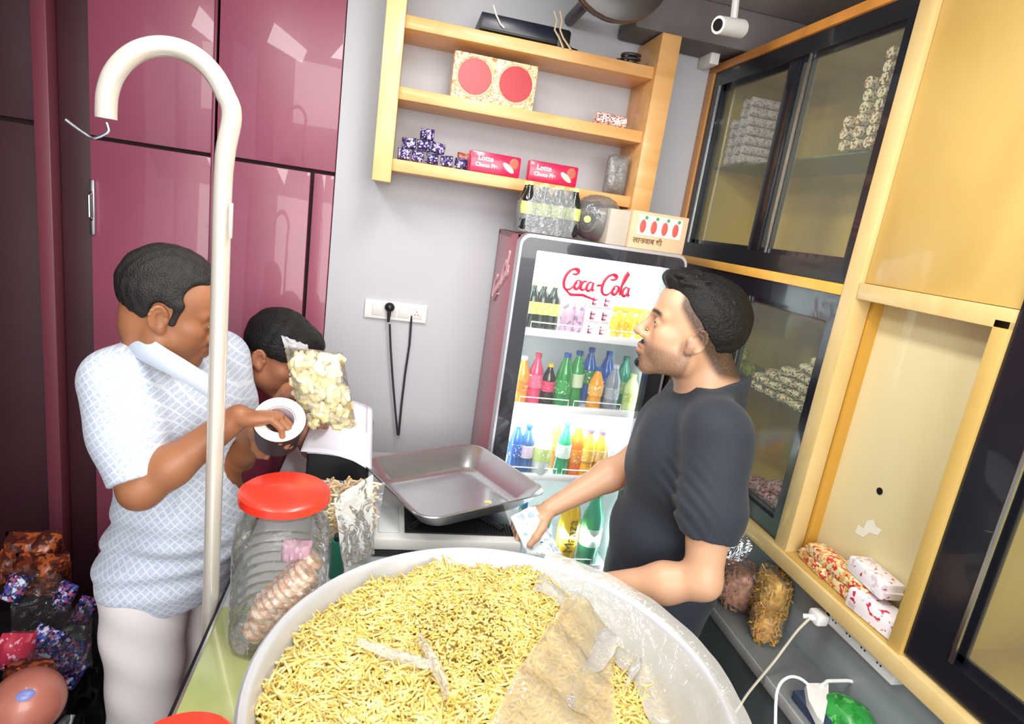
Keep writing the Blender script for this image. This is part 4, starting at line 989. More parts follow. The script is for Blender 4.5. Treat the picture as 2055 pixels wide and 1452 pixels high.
for k, (px, py, Y, r_) in enumerate(((70, 1110, 1.86, .075), (88, 1150, 1.80, .07), (45, 1135, 1.84, .06))):
    p = at(px, py, Y=Y); b = MB(); pillow(b, (0, 0, 0), (r_, r_*.7, r_), noise=.15, seed=60+k); t = b.build('orange_packet', orange); t.location = p; tag(t, 'orange brown glossy packet %s of the dark heap at the left' % ('on the top', 'on the right side', 'at the left edge')[k], 'packet', 'orange packets in the heap')
bl = print_mat('blue_film', '#1B2148', ['#C8D0E8', '#3A4AA0', '#B05A80'], 30, .25, .55)
spots = [(60, 1300), (82, 1285), (105, 1296), (128, 1308), (150, 1318), (95, 1330), (120, 1345), (40, 1320), (145, 1350), (70, 1345), (130, 1195), (170, 1225), (30, 1180)]
where = ['upper row, leftmost', 'upper row, second', 'upper row, third', 'upper row, fourth', 'upper row, rightmost', 'lower row, middle', 'lower row, right of middle', 'at the left edge', 'lower row, rightmost', 'lower row, left', 'above the clear film, left one', 'above the clear film, by the trousers', 'highest at the left edge']
for k, (px, py) in enumerate(spots):
    Y = 1.52 if k < 10 else 1.7
    p = at(px, py, Y=Y); b = MB(); pillow(b, (0, 0, 0), (.026, .018, .042), noise=.15, seed=80+k); t = b.build('blue_packet', bl); t.location = p; t.rotation_euler = (R(-20), R(rng.uniform(10, 30)), rng.uniform(-.4, .4))
    tag(t, 'small blue striped packet in the dark heap, %s' % where[k], 'packet', 'small blue striped packets')
p = at(38, 1305, Y=1.5); b = MB(); pillow(b, (0, 0, 0), (.04, .03, .055), noise=.15, seed=99); t = b.build('red_packet', print_mat('red_film', '#B8324A', ['#E8A0B0'], 30)); t.location = p; tag(t, 'crimson packet at the left edge beside the blue striped packets', 'packet')
b = MB(); cpt = [at(20, 1240, Y=1.6), at(185, 1215, Y=1.6), at(20, 1360, Y=1.42), at(185, 1340, Y=1.42)]
crumple(b, lambda u, v: (cpt[0]*(1-u)+cpt[1]*u)*(1-v)+(cpt[2]*(1-u)+cpt[3]*u)*v, 26, 22, .010, 31, 1.5)
tag(b.build('clear_wrap', film('heap_wrap', '#F4F6F8', .42, .02, .07, 1.0, 22)), 'crumpled clear wrap over the blue striped packets', 'wrapping')
b = MB(); cpt2 = [at(20, 1140, Y=1.76), at(120, 1150, Y=1.76), at(20, 1240, Y=1.66), at(150, 1225, Y=1.66)]
crumple(b, lambda u, v: (cpt2[0]*(1-u)+cpt2[1]*u)*(1-v)+(cpt2[2]*(1-u)+cpt2[3]*u)*v, 22, 18, .010, 33, 1.5)
tag(b.build('clear_wrap', film('heap_wrap')), 'crumpled clear wrap below the orange packets', 'wrapping')
p = at(55, 1410, Y=1.25); t = thing('rubber_ball', 'large salmon pink ball with a blue mark at the bottom left corner', 'ball', p)
MB().sphere(p, .072, u=32, v=20).build('ball_surface', mat('ball_salmon', '#B8705E', .35, coat=.3, var=.15, vscale=10), t)
d = (Vector((0, 0, CAM_H))-p).normalized(); d2 = (d+Vector((-.05, 0, .35))).normalized()
MB().sphere(p+d2*.066, (.019, .014, .009), M=d2.to_track_quat('Z', 'Y').to_matrix()).build('print', mat('ball_blue', '#8088C4', .3), t)
p2 = at(60, 1355, Y=1.34); b = MB(); pillow(b, (0, 0, 0), (.05, .035, .03), noise=.15, seed=5); t = b.build('orange_packet', orange); t.location = p2; tag(t, 'orange packet lying right above the salmon ball', 'packet')
b = MB(); b.box((-.98, 1.12, 0), (-.70, 1.38, p.z-.072)); tag(b.build('crate', mat('dark_crate')), 'dark crate carrying the salmon ball', 'crate')
# ------------------------------------------------------------------ people: smooth distance fields turned into one mesh each
def smin(a, b, k):
    h = np.clip(.5+.5*(b-a)/k, 0, 1); return b*(1-h)+a*h-k*h*(1-h)
class Vol:
    def __init__(s, lo, hi, h):
        s.lo = np.array(lo, float); s.h = h; s.n = np.ceil((np.array(hi)-s.lo)/h).astype(int)+1
        s.a = np.full(s.n, .3, np.float32); s.infl = 0.0; s.origin_fr = None
        s.ax = [s.lo[i]+h*np.arange(s.n[i]) for i in range(3)]
    def put(s, f, lo, hi, k, op):
        m = k+3*s.h+.004
        i0 = np.clip(np.floor((np.array(lo)-m-s.lo)/s.h).astype(int), 0, s.n); i1 = np.clip(np.ceil((np.array(hi)+m-s.lo)/s.h).astype(int)+1, 0, s.n)
        if (i1 <= i0).any(): return
        X = s.ax[0][i0[0]:i1[0], None, None]; Y = s.ax[1][None, i0[1]:i1[1], None]; Z = s.ax[2][None, None, i0[2]:i1[2]]
        sl = tuple(slice(i0[i], i1[i]) for i in range(3))
        d = f(X, Y, Z); A = s.a[sl]
        if op == 'u': s.a[sl] = smin(A, d, k) if k > 0 else np.minimum(A, d)
        elif op == 's': s.a[sl] = -smin(-A, d, k) if k > 0 else np.maximum(A, -d)
        elif op == 'i': s.a[sl] = -smin(-A, -d, k)
        elif op == 'add': s.a[sl] = A+d
    def ell(s, fr, c, r, k=.012, op='u', rot=None):
        C = np.array(fr.pt(*c)); r = np.array(r, float)*fr.s+(s.infl if op == 'u' else 0)
        M = fr.R if rot is None else fr.R @ np.array(rot.to_3x3())
        e = np.abs(M) @ r
        def f(X, Y, Z):
            x = X-C[0]; y = Y-C[1]; z = Z-C[2]
            q = [(M[0, i]*x+M[1, i]*y+M[2, i]*z)/r[i] for i in range(3)]
            k0 = np.sqrt(q[0]**2+q[1]**2+q[2]**2)+1e-9
            k1 = np.sqrt((q[0]/r[0])**2+(q[1]/r[1])**2+(q[2]/r[2])**2)+1e-9
            return k0*(k0-1)/k1
        s.put(f, C-e, C+e, k, op)
    def cone(s, a, b, ra, rb, k=.015, op='u', flat=None):
        a = np.array(a, float); b = np.array(b, float); g = s.infl if op == 'u' else 0; ra += g; rb += g
        ab = b-a; L = ab @ ab
        def f(X, Y, Z):
            x = X-a[0]; y = Y-a[1]; z = Z-a[2]
            t = np.clip((x*ab[0]+y*ab[1]+z*ab[2])/L, 0, 1)
            return np.sqrt((x-t*ab[0])**2+(y-t*ab[1])**2+(z-t*ab[2])**2)-(ra+(rb-ra)*t)
        m = max(ra, rb); s.put(f, np.minimum(a, b)-m, np.maximum(a, b)+m, k, op)
    def cut(s, p, n, k=.004):                                  # remove the side the normal points to
        p = np.array(p, float); n = np.array(n, float); n /= np.linalg.norm(n)
        X = s.ax[0][:, None, None]; Y = s.ax[1][None, :, None]; Z = s.ax[2][None, None, :]
        d = ((X-p[0])*n[0]+(Y-p[1])*n[1]+(Z-p[2])*n[2]).astype(np.float32)
        s.a = np.maximum(s.a, d)
    def mesh(s):
        a = s.a; c = a < 0
        n = s.n-1
        cnt = np.zeros(n, np.int8)
        for dx in (0, 1):
            for dy in (0, 1):
                for dz in (0, 1): cnt += c[dx:n[0]+dx, dy:n[1]+dy, dz:n[2]+dz]
        I = np.argwhere((cnt > 0) & (cnt < 8)); N = len(I)
        idx = np.full(n, -1, np.int32); idx[I[:, 0], I[:, 1], I[:, 2]] = np.arange(N)
        acc = np.zeros((N, 3)); w = np.zeros(N)
        corners = [(x, y, z) for x in (0, 1) for y in (0, 1) for z in (0, 1)]
        val = {q: a[I[:, 0]+q[0], I[:, 1]+q[1], I[:, 2]+q[2]] for q in corners}
        for q in corners:
            for ax in range(3):
                if q[ax]: continue
                r = list(q); r[ax] = 1; r = tuple(r); A = val[q]; B = val[r]; m = (A < 0) != (B < 0)
                t = np.where(m, A/np.where(m, A-B, 1), 0)
                P = np.array(q, float)[None].repeat(N, 0); P[:, ax] += t
                acc[m] += P[m]; w[m] += 1
        V = (I+acc/w[:, None])*s.h+s.lo
        F = []
        for ax in range(3):
            u, v = (ax+1) % 3, (ax+2) % 3
            sl0 = [slice(1, None)]*3; sl0[ax] = slice(0, None)
            lo_ = [slice(0, None)]*3
            A = c; sA = [slice(None)]*3; sB = [slice(None)]*3; sA[ax] = slice(0, -1); sB[ax] = slice(1, None)
            d = A[tuple(sA)] != A[tuple(sB)]
            E_ = np.argwhere(d); E_ = E_[(E_[:, u] > 0) & (E_[:, v] > 0) & (E_[:, u] < n[u]) & (E_[:, v] < n[v])]
            flip = c[E_[:, 0], E_[:, 1], E_[:, 2]]
            def g(du, dv):
                Q = E_.copy(); Q[:, u] -= du; Q[:, v] -= dv; return idx[Q[:, 0], Q[:, 1], Q[:, 2]]
            q = np.stack([g(1, 1), g(0, 1), g(0, 0), g(1, 0)], 1)
            q[~flip] = q[~flip][:, ::-1]; F.append(q)
        F = np.concatenate(F); F = F[(F >= 0).all(1)]
        return V, F
class Fr:
    def __init__(s, o, Rm, sc=1.0): s.o = np.array(o, float); s.R = np.array(Rm, float); s.s = sc
    def pt(s, x, y, z): return s.o+s.R @ (np.array((x, y, z), float)*s.s)
    def loc(s, V): return (V-s.o) @ s.R/s.s
def frame(o, fwd, up=(0, 0, 1), sc=1.0):
    f = Vector(fwd).normalized(); u = Vector(up); l = u.cross(f).normalized(); u = f.cross(l)
    return Fr(o, np.array((f, l, u)).T, sc)
def head(v, fr, jaw=1.0, nose=1.0, cheek=1.0):
    P = fr.pt; s = fr.s
    def E(c, r, k=.02, op='u', rot=None):
        v.ell(fr, c, r, k*s, op, rot)
    def C(a, b, ra, rb, k=.02, op='u'): v.cone(P(*a), P(*b), ra*s, rb*s, k*s, op)
    E((-.014, 0, .036), (.100, .077, .088))
    E((.030, 0, -.028), (.060, .060*cheek, .078), .03)
    E((.052, 0, .048), (.042, .056, .045), .03)
    for q in (1, -1):
        C((-.005, q*.052, -.045), (.006, q*.050*jaw, -.070), .020, .020, .03)
        C((.006, q*.050*jaw, -.070), (.066, q*.014, -.104), .019, .016, .03)
        E((.058, q*.043, -.022), (.024, .020*cheek, .020), .02)
        E((.050, q*.034, -.055), (.028, .022*cheek, .026), .025)
        C((.090, q*.010, .020), (.072, q*.046, .020), .009, .009, .016)
    E((.072, 0, -.100), (.019, .022, .016), .022)
    E((.076, 0, -.058), (.020, .028, .026), .022)
    for q in (1, -1): E((.097, q*.033, .000), (.017, .019, .012), .010, 's')
    C((.088, 0, .016), (.110*nose, 0, -.028), .0075, .0105, .012)
    E((.112*nose, 0, -.033), (.0115, .010, .0095), .008)
    for q in (1, -1):
        E((.100, q*.0135, -.036), (.013, .0075, .009), .006)
        E((.106, q*.007, -.0455), (.006, .0035, .0035), .003, 's')
    for q in (1, -1):                                            # lids round the eyeball
        E((.0775, q*.032, .000), (.0145, .0165, .0130), .005)
        E((.0935, q*.032, -.0015), (.012, .0125, .0042), .003, 's')
    C((.093, -.018, -.065), (.0985, 0, -.0625), .0042, .0062, .005); C((.093, .018, -.065), (.0985, 0, -.0625), .0042, .0062, .005)
    C((.091, -.016, -.0755), (.0965, 0, -.0775), .0045, .0072, .006); C((.091, .016, -.0755), (.0965, 0, -.0775), .0045, .0072, .006)
    C((.100, -.021, -.0705), (.105, 0, -.0695), .0016, .0020, .002, 's'); C((.100, .021, -.0705), (.105, 0, -.0695), .0016, .0020, .002, 's')
    for q in (1, -1):                                            # ears
        T = Matrix.Rotation(R(-22*q), 3, 'Z') @ Matrix.Rotation(R(-12), 3, 'Y')
        def ep(x, y, z): w = T @ Vector((x, y, z)); return (w.x-.008, w.y+q*.077, w.z-.010)
        E(ep(0, q*.004, 0), (.020, .0075, .031), .005, 'u', T)
        E(ep(.002, q*.012, .003), (.0125, .0065, .020), .004, 's', T)
        ring_ = [ep(.017*math.cos(R(a)), q*.008, .004+.026*math.sin(R(a))) for a in range(-110, 200, 26)]
        ring_ = [ep(-.002-.0165*math.cos(R(a)), q*.008, .003+.026*math.sin(R(a))) for a in range(-60, 190, 25)]
        for a_, b_ in zip(ring_, ring_[1:]): C(a_, b_, .0035, .0035, .003)
        rg = [ep(-.001-.009*math.cos(R(a)), q*.007, .003+.015*math.sin(R(a))) for a in range(-70, 120, 30)]
        for a_, b_ in zip(rg, rg[1:]): C(a_, b_, .0026, .0026, .003)
        E(ep(.006, q*.006, -.026), (.009, .005, .010), .004, 'u', T)
        E(ep(.015, q*.005, -.004), (.005, .005, .007), .004, 'u', T)
def hand(v, wr, d, pn, thumb, curl=(40, 40, 30), spread=6, s=1.0, thumb_curl=20, rf=None):
    """wr wrist point, d direction to the knuckles, pn palm normal (where the fingers curl to), thumb = +1/-1 side"""
    d = Vector(d).normalized(); pn = Vector(pn); pn = (pn-d*pn.dot(d)).normalized(); sd = pn.cross(d)*thumb   # towards the thumb
    wr = Vector(wr); fr = Fr(wr, np.array((d, sd, pn)).T, s)
    v.ell(fr, (.048, 0, 0), (.050, .040, .015), .012); v.ell(fr, (.030, .022, .008), (.032, .018, .014), .012); v.ell(fr, (.03, -.02, .005), (.032, .017, .013), .01)
    for i, (y, L) in enumerate(((.030, .073), (.010, .082), (-.011, .076), (-.030, .060))):
        a0 = R(spread*(1.5-i)); p = Vector((.086-.006*abs(i-1.2), y, 0)); ang = 0; dr = Vector((math.cos(a0), math.sin(a0), 0)); r = (.0098, .0098, .0095, .0083)[i]
        q0 = Vector((.045, y*.8, 0))
        v.cone(fr.pt(*q0), fr.pt(*p), r*1.0*s, r*1.02*s, .006)
        for j, f in enumerate((.46, .31, .23)):
            c = curl[j] if not hasattr(curl[j], '__len__') else curl[j][i]
            ang += R(c); dd = dr*math.cos(ang)+Vector((0, 0, 1))*math.sin(ang); e = p+dd*L*f*1.05
            v.cone(fr.pt(*p), fr.pt(*e), r*(1-.08*j)*s, r*(.93-.1*j)*s, .0025); p = e
    p = Vector((.018, .024, .006)); dr = Vector((.62, .70, .30)).normalized(); t2 = Vector((.95, .1, .55)).normalized()
    for j, (L, r0, r1) in enumerate(((.042, .014, .012), (.034, .0115, .0105), (.026, .0105, .0085))):
        dd = dr.lerp(t2, min(1, j*thumb_curl/40)).normalized(); e = p+dd*L; v.cone(fr.pt(*p), fr.pt(*e), r0*s, r1*s, .006); p = e
def torso(v, fr, belly=.0, wide=1.0, deep=1.0, k=.05):
    E = lambda c, r, kk=k: v.ell(fr, c, r, kk)
    E((0, 0, .02), (.115*deep, .160*wide, .12)); E((.005+belly*.4, 0, .16), (.108*deep+belly*.5, .142*wide, .13)); E((.025+belly, 0, .12), (.10*deep, .125*wide, .12))
    E((.006, 0, .33), (.115*deep, .158*wide, .16)); E((-.004, 0, .44), (.095*deep, .160*wide, .09))
    for q in (1, -1): E((.05, q*.07, .39), (.06*deep, .075, .06)); v.cone(fr.pt(-.015, q*.13*wide, .500), fr.pt(-.015, q*.035, .565), .040, .042, .04)
def colour(o, V, fn, name='tone'):
    at_ = o.data.color_attributes.new(name, 'FLOAT_COLOR', 'POINT'); c = np.ones((len(V), 4), np.float32); c[:, :3] = fn(V)
    at_.data.foreach_set('color', c.ravel())
def attr_mat(name, rough=.5, bump=.15, bscale=220, sss=.0, spec=.4):
    m = mat(name, '#ffffff', rough, bump=bump, bscale=bscale, spec=spec, sss=sss); nt = m.node_tree
    a = nt.nodes.new('ShaderNodeAttribute'); a.attribute_name = 'tone'; nt.links.new(a.outputs['Color'], nt.nodes['Principled BSDF'].inputs['Base Color']); return m
skin = attr_mat('skin', .42, .12, 260, sss=.06)
def lin(h): return np.array(srgb(h)[:3])
def blend(c, m, col): m = np.clip(m, 0, 1)[:, None]; return c*(1-m)+col*m
def sm(x, a, b): t = np.clip((x-a)/(b-a), 0, 1); return t*t*(3-2*t)
def face_tone(fr, base, dark, lips, brow, beard=0.0, goatee=0.0, fade=None):
    def fn(V):
        L = fr.loc(V); x, y, z = L.T; c = np.tile(base, (len(V), 1)); hd = sm(z, -.16, -.13)
        n = np.modf(np.abs(np.sin(x*12989.8+y*78233.1+z*3719.7)*43758.5))[0]; n2 = np.sin(x*21+2)*np.sin(y*19)*np.sin(z*17+1)
        c = c*(1+.05*n2[:, None])
        if beard:
            jawm = sm(-z, .035, .06)*sm(x, -.02, .01)*(1-sm(-z, .135, .15))*hd
            side = sm(-z, .0, .03)*(1-sm(np.abs(x-.008), .010, .022))*sm(np.abs(y), .05, .06)*hd
            nolip = 1-np.exp(-(((z+.070)/.012)**2+(y/.022)**2))
            c = blend(c, beard*np.maximum(jawm, side)*nolip*(.75+.25*n), dark)
        if goatee:
            g = np.exp(-(((z+.098)/.014)**2+(y/.022)**2))*sm(x, .05, .07); mu = np.exp(-(((z+.054)/.0055)**4+(y/.026)**4))*sm(x, .06, .075)
            so = np.exp(-(((z+.086)/.006)**2+(y/.008)**2))*sm(x, .06, .075)
            c = blend(c, goatee*np.clip(g+mu+so, 0, 1), dark)
        lp = np.exp(-(((z+.070)/.0105)**4+(y/.021)**4))*sm(x, .082, .090); c = blend(c, lp*.75, lips)
        bw = np.exp(-(((z-.0205-.004*np.sin(np.abs(y)*60))/.0052)**4+((np.abs(y)-.032)/.021)**6))*sm(x, .05, .06); c = blend(c, bw*brow, dark)
        eye = np.exp(-(((z)/.010)**2+((np.abs(y)-.032)/.018)**2))*sm(x, .06, .075); c = blend(c, eye*.35, dark*2.5)
        if fade is not None:
            f = fade(x, y, z)*hd; c = blend(c, f*(.85+.15*n), dark)
        return c
    return fn
def eyes(fr, par, look=(1, 0, 0)):
    F_ = Matrix(fr.R.tolist())
    for q in (1, -1):
        c = Vector(fr.pt(.0772, q*.032, -.0005)); d = (F_ @ Vector(look)).normalized()
        b = MB(); b.sphere(c, .0118*fr.s, u=20, v=14); b.mi = 1; b.sphere(c+d*.0062*fr.s, .0064*fr.s, u=16, v=10)
        b.build('eyeball', [mat('eye_white', '#D9D2CA', .25), mat('iris_dark', '#1C120D', .15)], par)
def hair_wave(v, fr, amp, fq=(90, 240, 60), seed=0):
    f0 = fr
    def f(X, Y, Z):
        x = X-f0.o[0]; y = Y-f0.o[1]; z = Z-f0.o[2]; M = f0.R
        a = M[0, 0]*x+M[1, 0]*y+M[2, 0]*z; b_ = M[0, 1]*x+M[1, 1]*y+M[2, 1]*z; c = M[0, 2]*x+M[1, 2]*y+M[2, 2]*z
        return amp*(np.sin(fq[0]*a+3*np.sin(30*c)+seed)*np.sin(fq[1]*b_+2*np.sin(40*a))+.6*np.sin(fq[2]*2*c+fq[1]*.5*b_+seed))
    v.put(f, v.lo, v.lo+v.n*v.h, 0, 'add')
hairm = mat('hair_black', '#0D0B0A', .5, bump=1.0, bscale=200, stretch=(.5, 3, 1), spec=.35)
hairg = mat('hair_greyish', '#262120', .55, bump=1.0, bscale=260, var=.5, vscale=60)
def folds(v, lo, hi, amp, comps):
    """soft cloth folds: sum of directed waves"""
    def f(X, Y, Z):
        t = 0
        for (kx, ky, kz, ph, w) in comps: t = t+w*np.sin(kx*X+ky*Y+kz*Z+ph+1.3*np.sin(9*X+7*Z+ph))
        return amp*t
    v.put(f, lo, hi, 0, 'add')
def shell(v, inner, gap):
    """make cloth hollow near its openings: keep only what lies outside the inner body"""
    v.a = np.maximum(v.a, -(inner.a+gap))

# ================================================================== man in black at the right
def man_right():
    fwd = Vector((-.93, .36, 0)).normalized(); left = Vector((-fwd.y, fwd.x, 0))     # left is the camera side
    base = Vector((.83, 1.40, .94)); lean = (base+Vector((-.03, -.01, 1)) - base).normalized()
    fr = frame(base, fwd, lean, 1.03)
    hp = at(1386, 666, Y=1.39); hf = Vector((-.93, .33, .15)).normalized()
    hfr = frame(hp, hf, (0.03, 0, 1), 1.10)
    lo = (.40, 1.00, .80); hi = (1.10, 1.75, 1.86)
    sh_n = Vector(fr.pt(-.025, .185, .485)); sh_f = Vector(fr.pt(-.01, -.175, .485))
    el_n = at(1410, 1165, Y=1.115); wr_n = Vector((.575, 1.235, 1.005))
    el_f = Vector((.755, 1.56, 1.205)); wr_f = at(1103, 1020, Y=1.50)
    def arms(v, sleeve=False):
        k = .03
        v.cone(sh_n, sh_n.lerp(el_n, .5), .064, .060, .05); v.cone(sh_n.lerp(el_n, .5), el_n, .058, .039, .03)
        v.cone(sh_f, sh_f.lerp(el_f, .5), .056, .052, .05); v.cone(sh_f.lerp(el_f, .5), el_f, .052, .043, .03)
        if not sleeve:
            v.cone(el_n, el_n.lerp(wr_n, .35), .039, .044, .03); v.cone(el_n.lerp(wr_n, .35), wr_n, .044, .030, .03)
            v.cone(el_f, el_f.lerp(wr_f, .3), .043, .045, .02); v.cone(el_f.lerp(wr_f, .3), wr_f, .045, .026, .02)
    v = Vol(lo, hi, .0030)
    v.infl = -.008; torso(v, fr, .0, 1.08, 1.22); v.infl = 0
    v.cone(fr.pt(-.01, 0, .50), hfr.pt(-.03, 0, -.06), .068, .060, .04); arms(v)
    v.cone(hfr.pt(-.045, 0, -.02), fr.pt(-.045, 0, .52), .050, .066, .03)
    hand(v, wr_n, (-.80, .30, -.28), (-.2, -.1, -1), 1, curl=(18, 25, 20), s=1.03)
    hand(v, wr_f, (-.86, -.12, -.30), (-.25, -.2, -1), -1, curl=(32, 38, 25), s=1.03, spread=3)
    head(v, hfr, jaw=1.0, nose=1.02)
    V, F = v.mesh()
    t = thing('person', 'man in a plain black t-shirt seen in profile behind the counter, looking left', 'person', (base.x, base.y, 0))
    o = np_mesh('body', V, F, skin, t)
    fade = lambda x, y, z: sm(z+.95*(-x), -.012, .016)*(1-sm(x, .045, .058))*sm(z, -.085, -.06)*.93
    colour(o, V, face_tone(hfr, lin('#C99C7C'), lin('#120D0B'), lin('#B0705E'), .95, .62, .93, fade))
    eyes(hfr, o, (1, .1, .08))
    # hair: longer top swept up, dark faded back and sides
    h = Vol(np.array(hp)-.19, np.array(hp)+.20, .0026); h.infl = 0
    h.ell(hfr, (-.018, 0, .042), (.107, .081, .096), .01)
    h.put(lambda X, Y, Z: 0*X+0*Y+0*Z, lo, hi, 0, 'add')
    def side(h):                                               # cut away face and lower sides
        h.cut(hfr.pt(.060, 0, .06), hfr.R @ np.array((1, 0, -.25)))
        h.cut(hfr.pt(0, 0, .034), hfr.R @ np.array((.90, 0, -1.0)))
    side(h)
    h.ell(hfr, (-.005, 0, .092), (.088, .060, .040), .02); h.ell(hfr, (.055, 0, .100), (.042, .050, .026), .015); h.ell(hfr, (.084, 0, .106), (.020, .040, .016), .01)
    rr = random.Random(3)
    for k in range(150):
        a = rr.uniform(-1, 1); x0 = rr.uniform(-.03, .08); z0 = .100+.036*math.sqrt(max(0, 1-a*a))-.0035-.9*max(0, -x0)**1.3; h.cone(hfr.pt(x0, a*.058, z0-.004), hfr.pt(x0-.040, a*.064+rr.uniform(-.012, .012), z0+rr.uniform(-.010, .006)-(.012 if x0 < .02 else 0)), .0068, .0034, .004)
    hair_wave(h, hfr, .0012, (70, 230, 50))
    HV, HF = h.mesh(); np_mesh('hair', HV, HF, hairm, o)
    b = MB()                                                   # moustache, chin beard, brows as thin tufts
    for q in (1, -1):
        b.tube([Vector(hfr.pt(.096, q*.002, -.054)), Vector(hfr.pt(.093, q*.014, -.056)), Vector(hfr.pt(.084, q*.024, -.064)), Vector(hfr.pt(.078, q*.027, -.078))], [.0052, .0056, .0042, .0024], 8)
        b.tube([Vector(hfr.pt(.0935, q*.012, .019)), Vector(hfr.pt(.090, q*.028, .026)), Vector(hfr.pt(.076, q*.046, .020))], [.0026, .0034, .0016], 8)
    b.sphere(Vector(hfr.pt(.085, 0, -.104)), (.0155, .022, .014), M=Matrix(hfr.R.tolist())); b.sphere(Vector(hfr.pt(.0925, 0, -.0875)), (.004, .007, .005), M=Matrix(hfr.R.tolist()))
    b.build('facial_hair', mat('hair_black'), o)
    # t-shirt
    s = Vol((lo[0]+.1, lo[1], .70), (hi[0], hi[1], 1.62), .0042)
    s.ell(fr, (.0, 0, -.07), (.138, .182, .17), .05)
    s.infl = .006; torso(s, fr, .0, 1.09, 1.26); s.infl = .016; arms(s, True); s.infl = 0
    s.cone(fr.pt(-.02, 0, .50), fr.pt(-.028, 0, .60), .092, .084, .03)
    ud = (el_n-sh_n).normalized(); cn = np.array(el_n+ud*.02); pn_ = sh_n+ud*.215
    s.put(lambda X, Y, Z: np.maximum(-((X-pn_.x)*ud.x+(Y-pn_.y)*ud.y+(Z-pn_.z)*ud.z), np.sqrt((X-cn[0])**2+(Y-cn[1])**2+(Z-cn[2])**2)-.135), cn-.135, cn+.135, .002, 's')
    ud2 = (el_f-sh_f).normalized()
    # far sleeve ends with a cylinder cut limited to its own side
    def cutfar(X, Y, Z):
        p = sh_f+ud2*.17; return -((X-p.x)*ud2.x+(Y-p.y)*ud2.y+(Z-p.z)*ud2.z)
    c0 = np.array(el_f)
    s.put(lambda X, Y, Z: np.maximum(cutfar(X, Y, Z), np.sqrt((X-c0[0])**2+(Y-c0[1])**2+(Z-c0[2])**2)-.13), c0-.13, c0+.13, .002, 's')
    s.cut(fr.pt(.03, 0, .560), fr.R @ np.array((.20, 0, 1)))
    ap = np.array(sh_n.lerp(el_n, .45)+fwd*.05)
    folds(s, lo, hi, .0024, [(26, 10, 38, 0, .6), (-30, 22, 30, 1, .5), (8, 40, -22, 2, .4)])
    def armpit(X, Y, Z):
        r2 = ((X-ap[0])/.075)**2+((Y-ap[1])/.07)**2+((Z-ap[2]+.02)/.085)**2
        return .0055*np.exp(-r2)*np.sin(170*(Z-ap[2])+70*(X-ap[0])+6*np.sin(22*(X-ap[0])))
    s.put(armpit, ap-.2, ap+.2, 0, 'add')
    SV, SF = s.mesh()
    np_mesh('t_shirt', SV, SF, mat('black_cotton', '#212833', .8, bump=.25, bscale=300, sheen=.08), t)
    b = MB(); cpt = [Vector(fr.pt(.03+.085*math.cos(a*math.pi/16)-.045, .074*math.sin(a*math.pi/16), .553-.32*(.085*math.cos(a*math.pi/16)-.045))) for a in range(32)]
    # trousers and shoes
    s = Vol((.62, 1.12, -.005), (1.10, 1.72, 1.0), .008)
    s.infl = .004; s.ell(fr, (0, 0, .0), (.115, .160, .11), .03); s.infl = 0
    for q in (1, -1):
        hpnt = Vector(fr.pt(0, q*.085, -.02)); kn = Vector(fr.pt(.02, q*.095, -.46)); kn.z = .48; an = Vector(fr.pt(-.01, q*.10, -.8)); an.z = .07
        s.cone(hpnt, kn, .092, .066, .03); s.cone(kn, an, .066, .055, .02)
    s.cut((0, 0, .035), (0, 0, -1)); s.cut((0, 0, .97), (0, 0, 1))
    V2, F2 = s.mesh(); np_mesh('trousers', V2, F2, mat('dark_denim', '#1B1E25', .7, bump=.3, bscale=200), t)
    for q in (1, -1):
        an = Vector(fr.pt(-.01, q*.10, -.8)); an.z = 0; b = MB(); M = Matrix.Rotation(math.atan2(fwd.y, fwd.x), 3, 'Z')
        b.sphere(an+fwd*.05+Vector((0, 0, .035)), (.135, .045, .035), M=M); b.sphere(an+Vector((0, 0, .055)), (.05, .04, .05), M=M); b.build('shoe', mat('shoe_dark', '#1E1B1A', .5), t)
    return t, wr_f
man_r, WRF = man_right()
# printed packet of papers in his far hand
t = thing('paper_packet', 'white printed papers with blue ink held over the counter by the man in black', 'paper', WRF+Vector((-.05, 0, -.05)))
Q = [at(1024, 1037, Y=1.47), at(1062, 1016, Y=1.46), at(1058, 1112, Y=1.40), at(1120, 1118, Y=1.40)]
for k in range(3):
    off = Vector((.010*k, .006*k, -.002*k))
    b = MB(); crumple(b, lambda u, v: (Q[0]*(1-u)+Q[1]*u)*(1-v)+(Q[2]*(1-u)+Q[3]*u)*v+off, 8, 12, .0012, 40+k)
    o = b.build('sheet', print_mat('note_paper', '#E4ECEC', ['#9FB6C6', '#C3D2DA'], 26, .6, .58), t); m = o.modifiers.new('t', 'SOLIDIFY'); m.thickness = .0012
b = MB()
for c_, r_ in (((1078, 1078), .011), ((1086, 1095), .014), ((1096, 1104), .010)):
    p = at(*c_, Y=1.418); b.sphere(p, (r_*.6, .0015, r_), u=10, v=6)
b.build('print', mat('ink_blue', '#3F6FA8', .6), t)

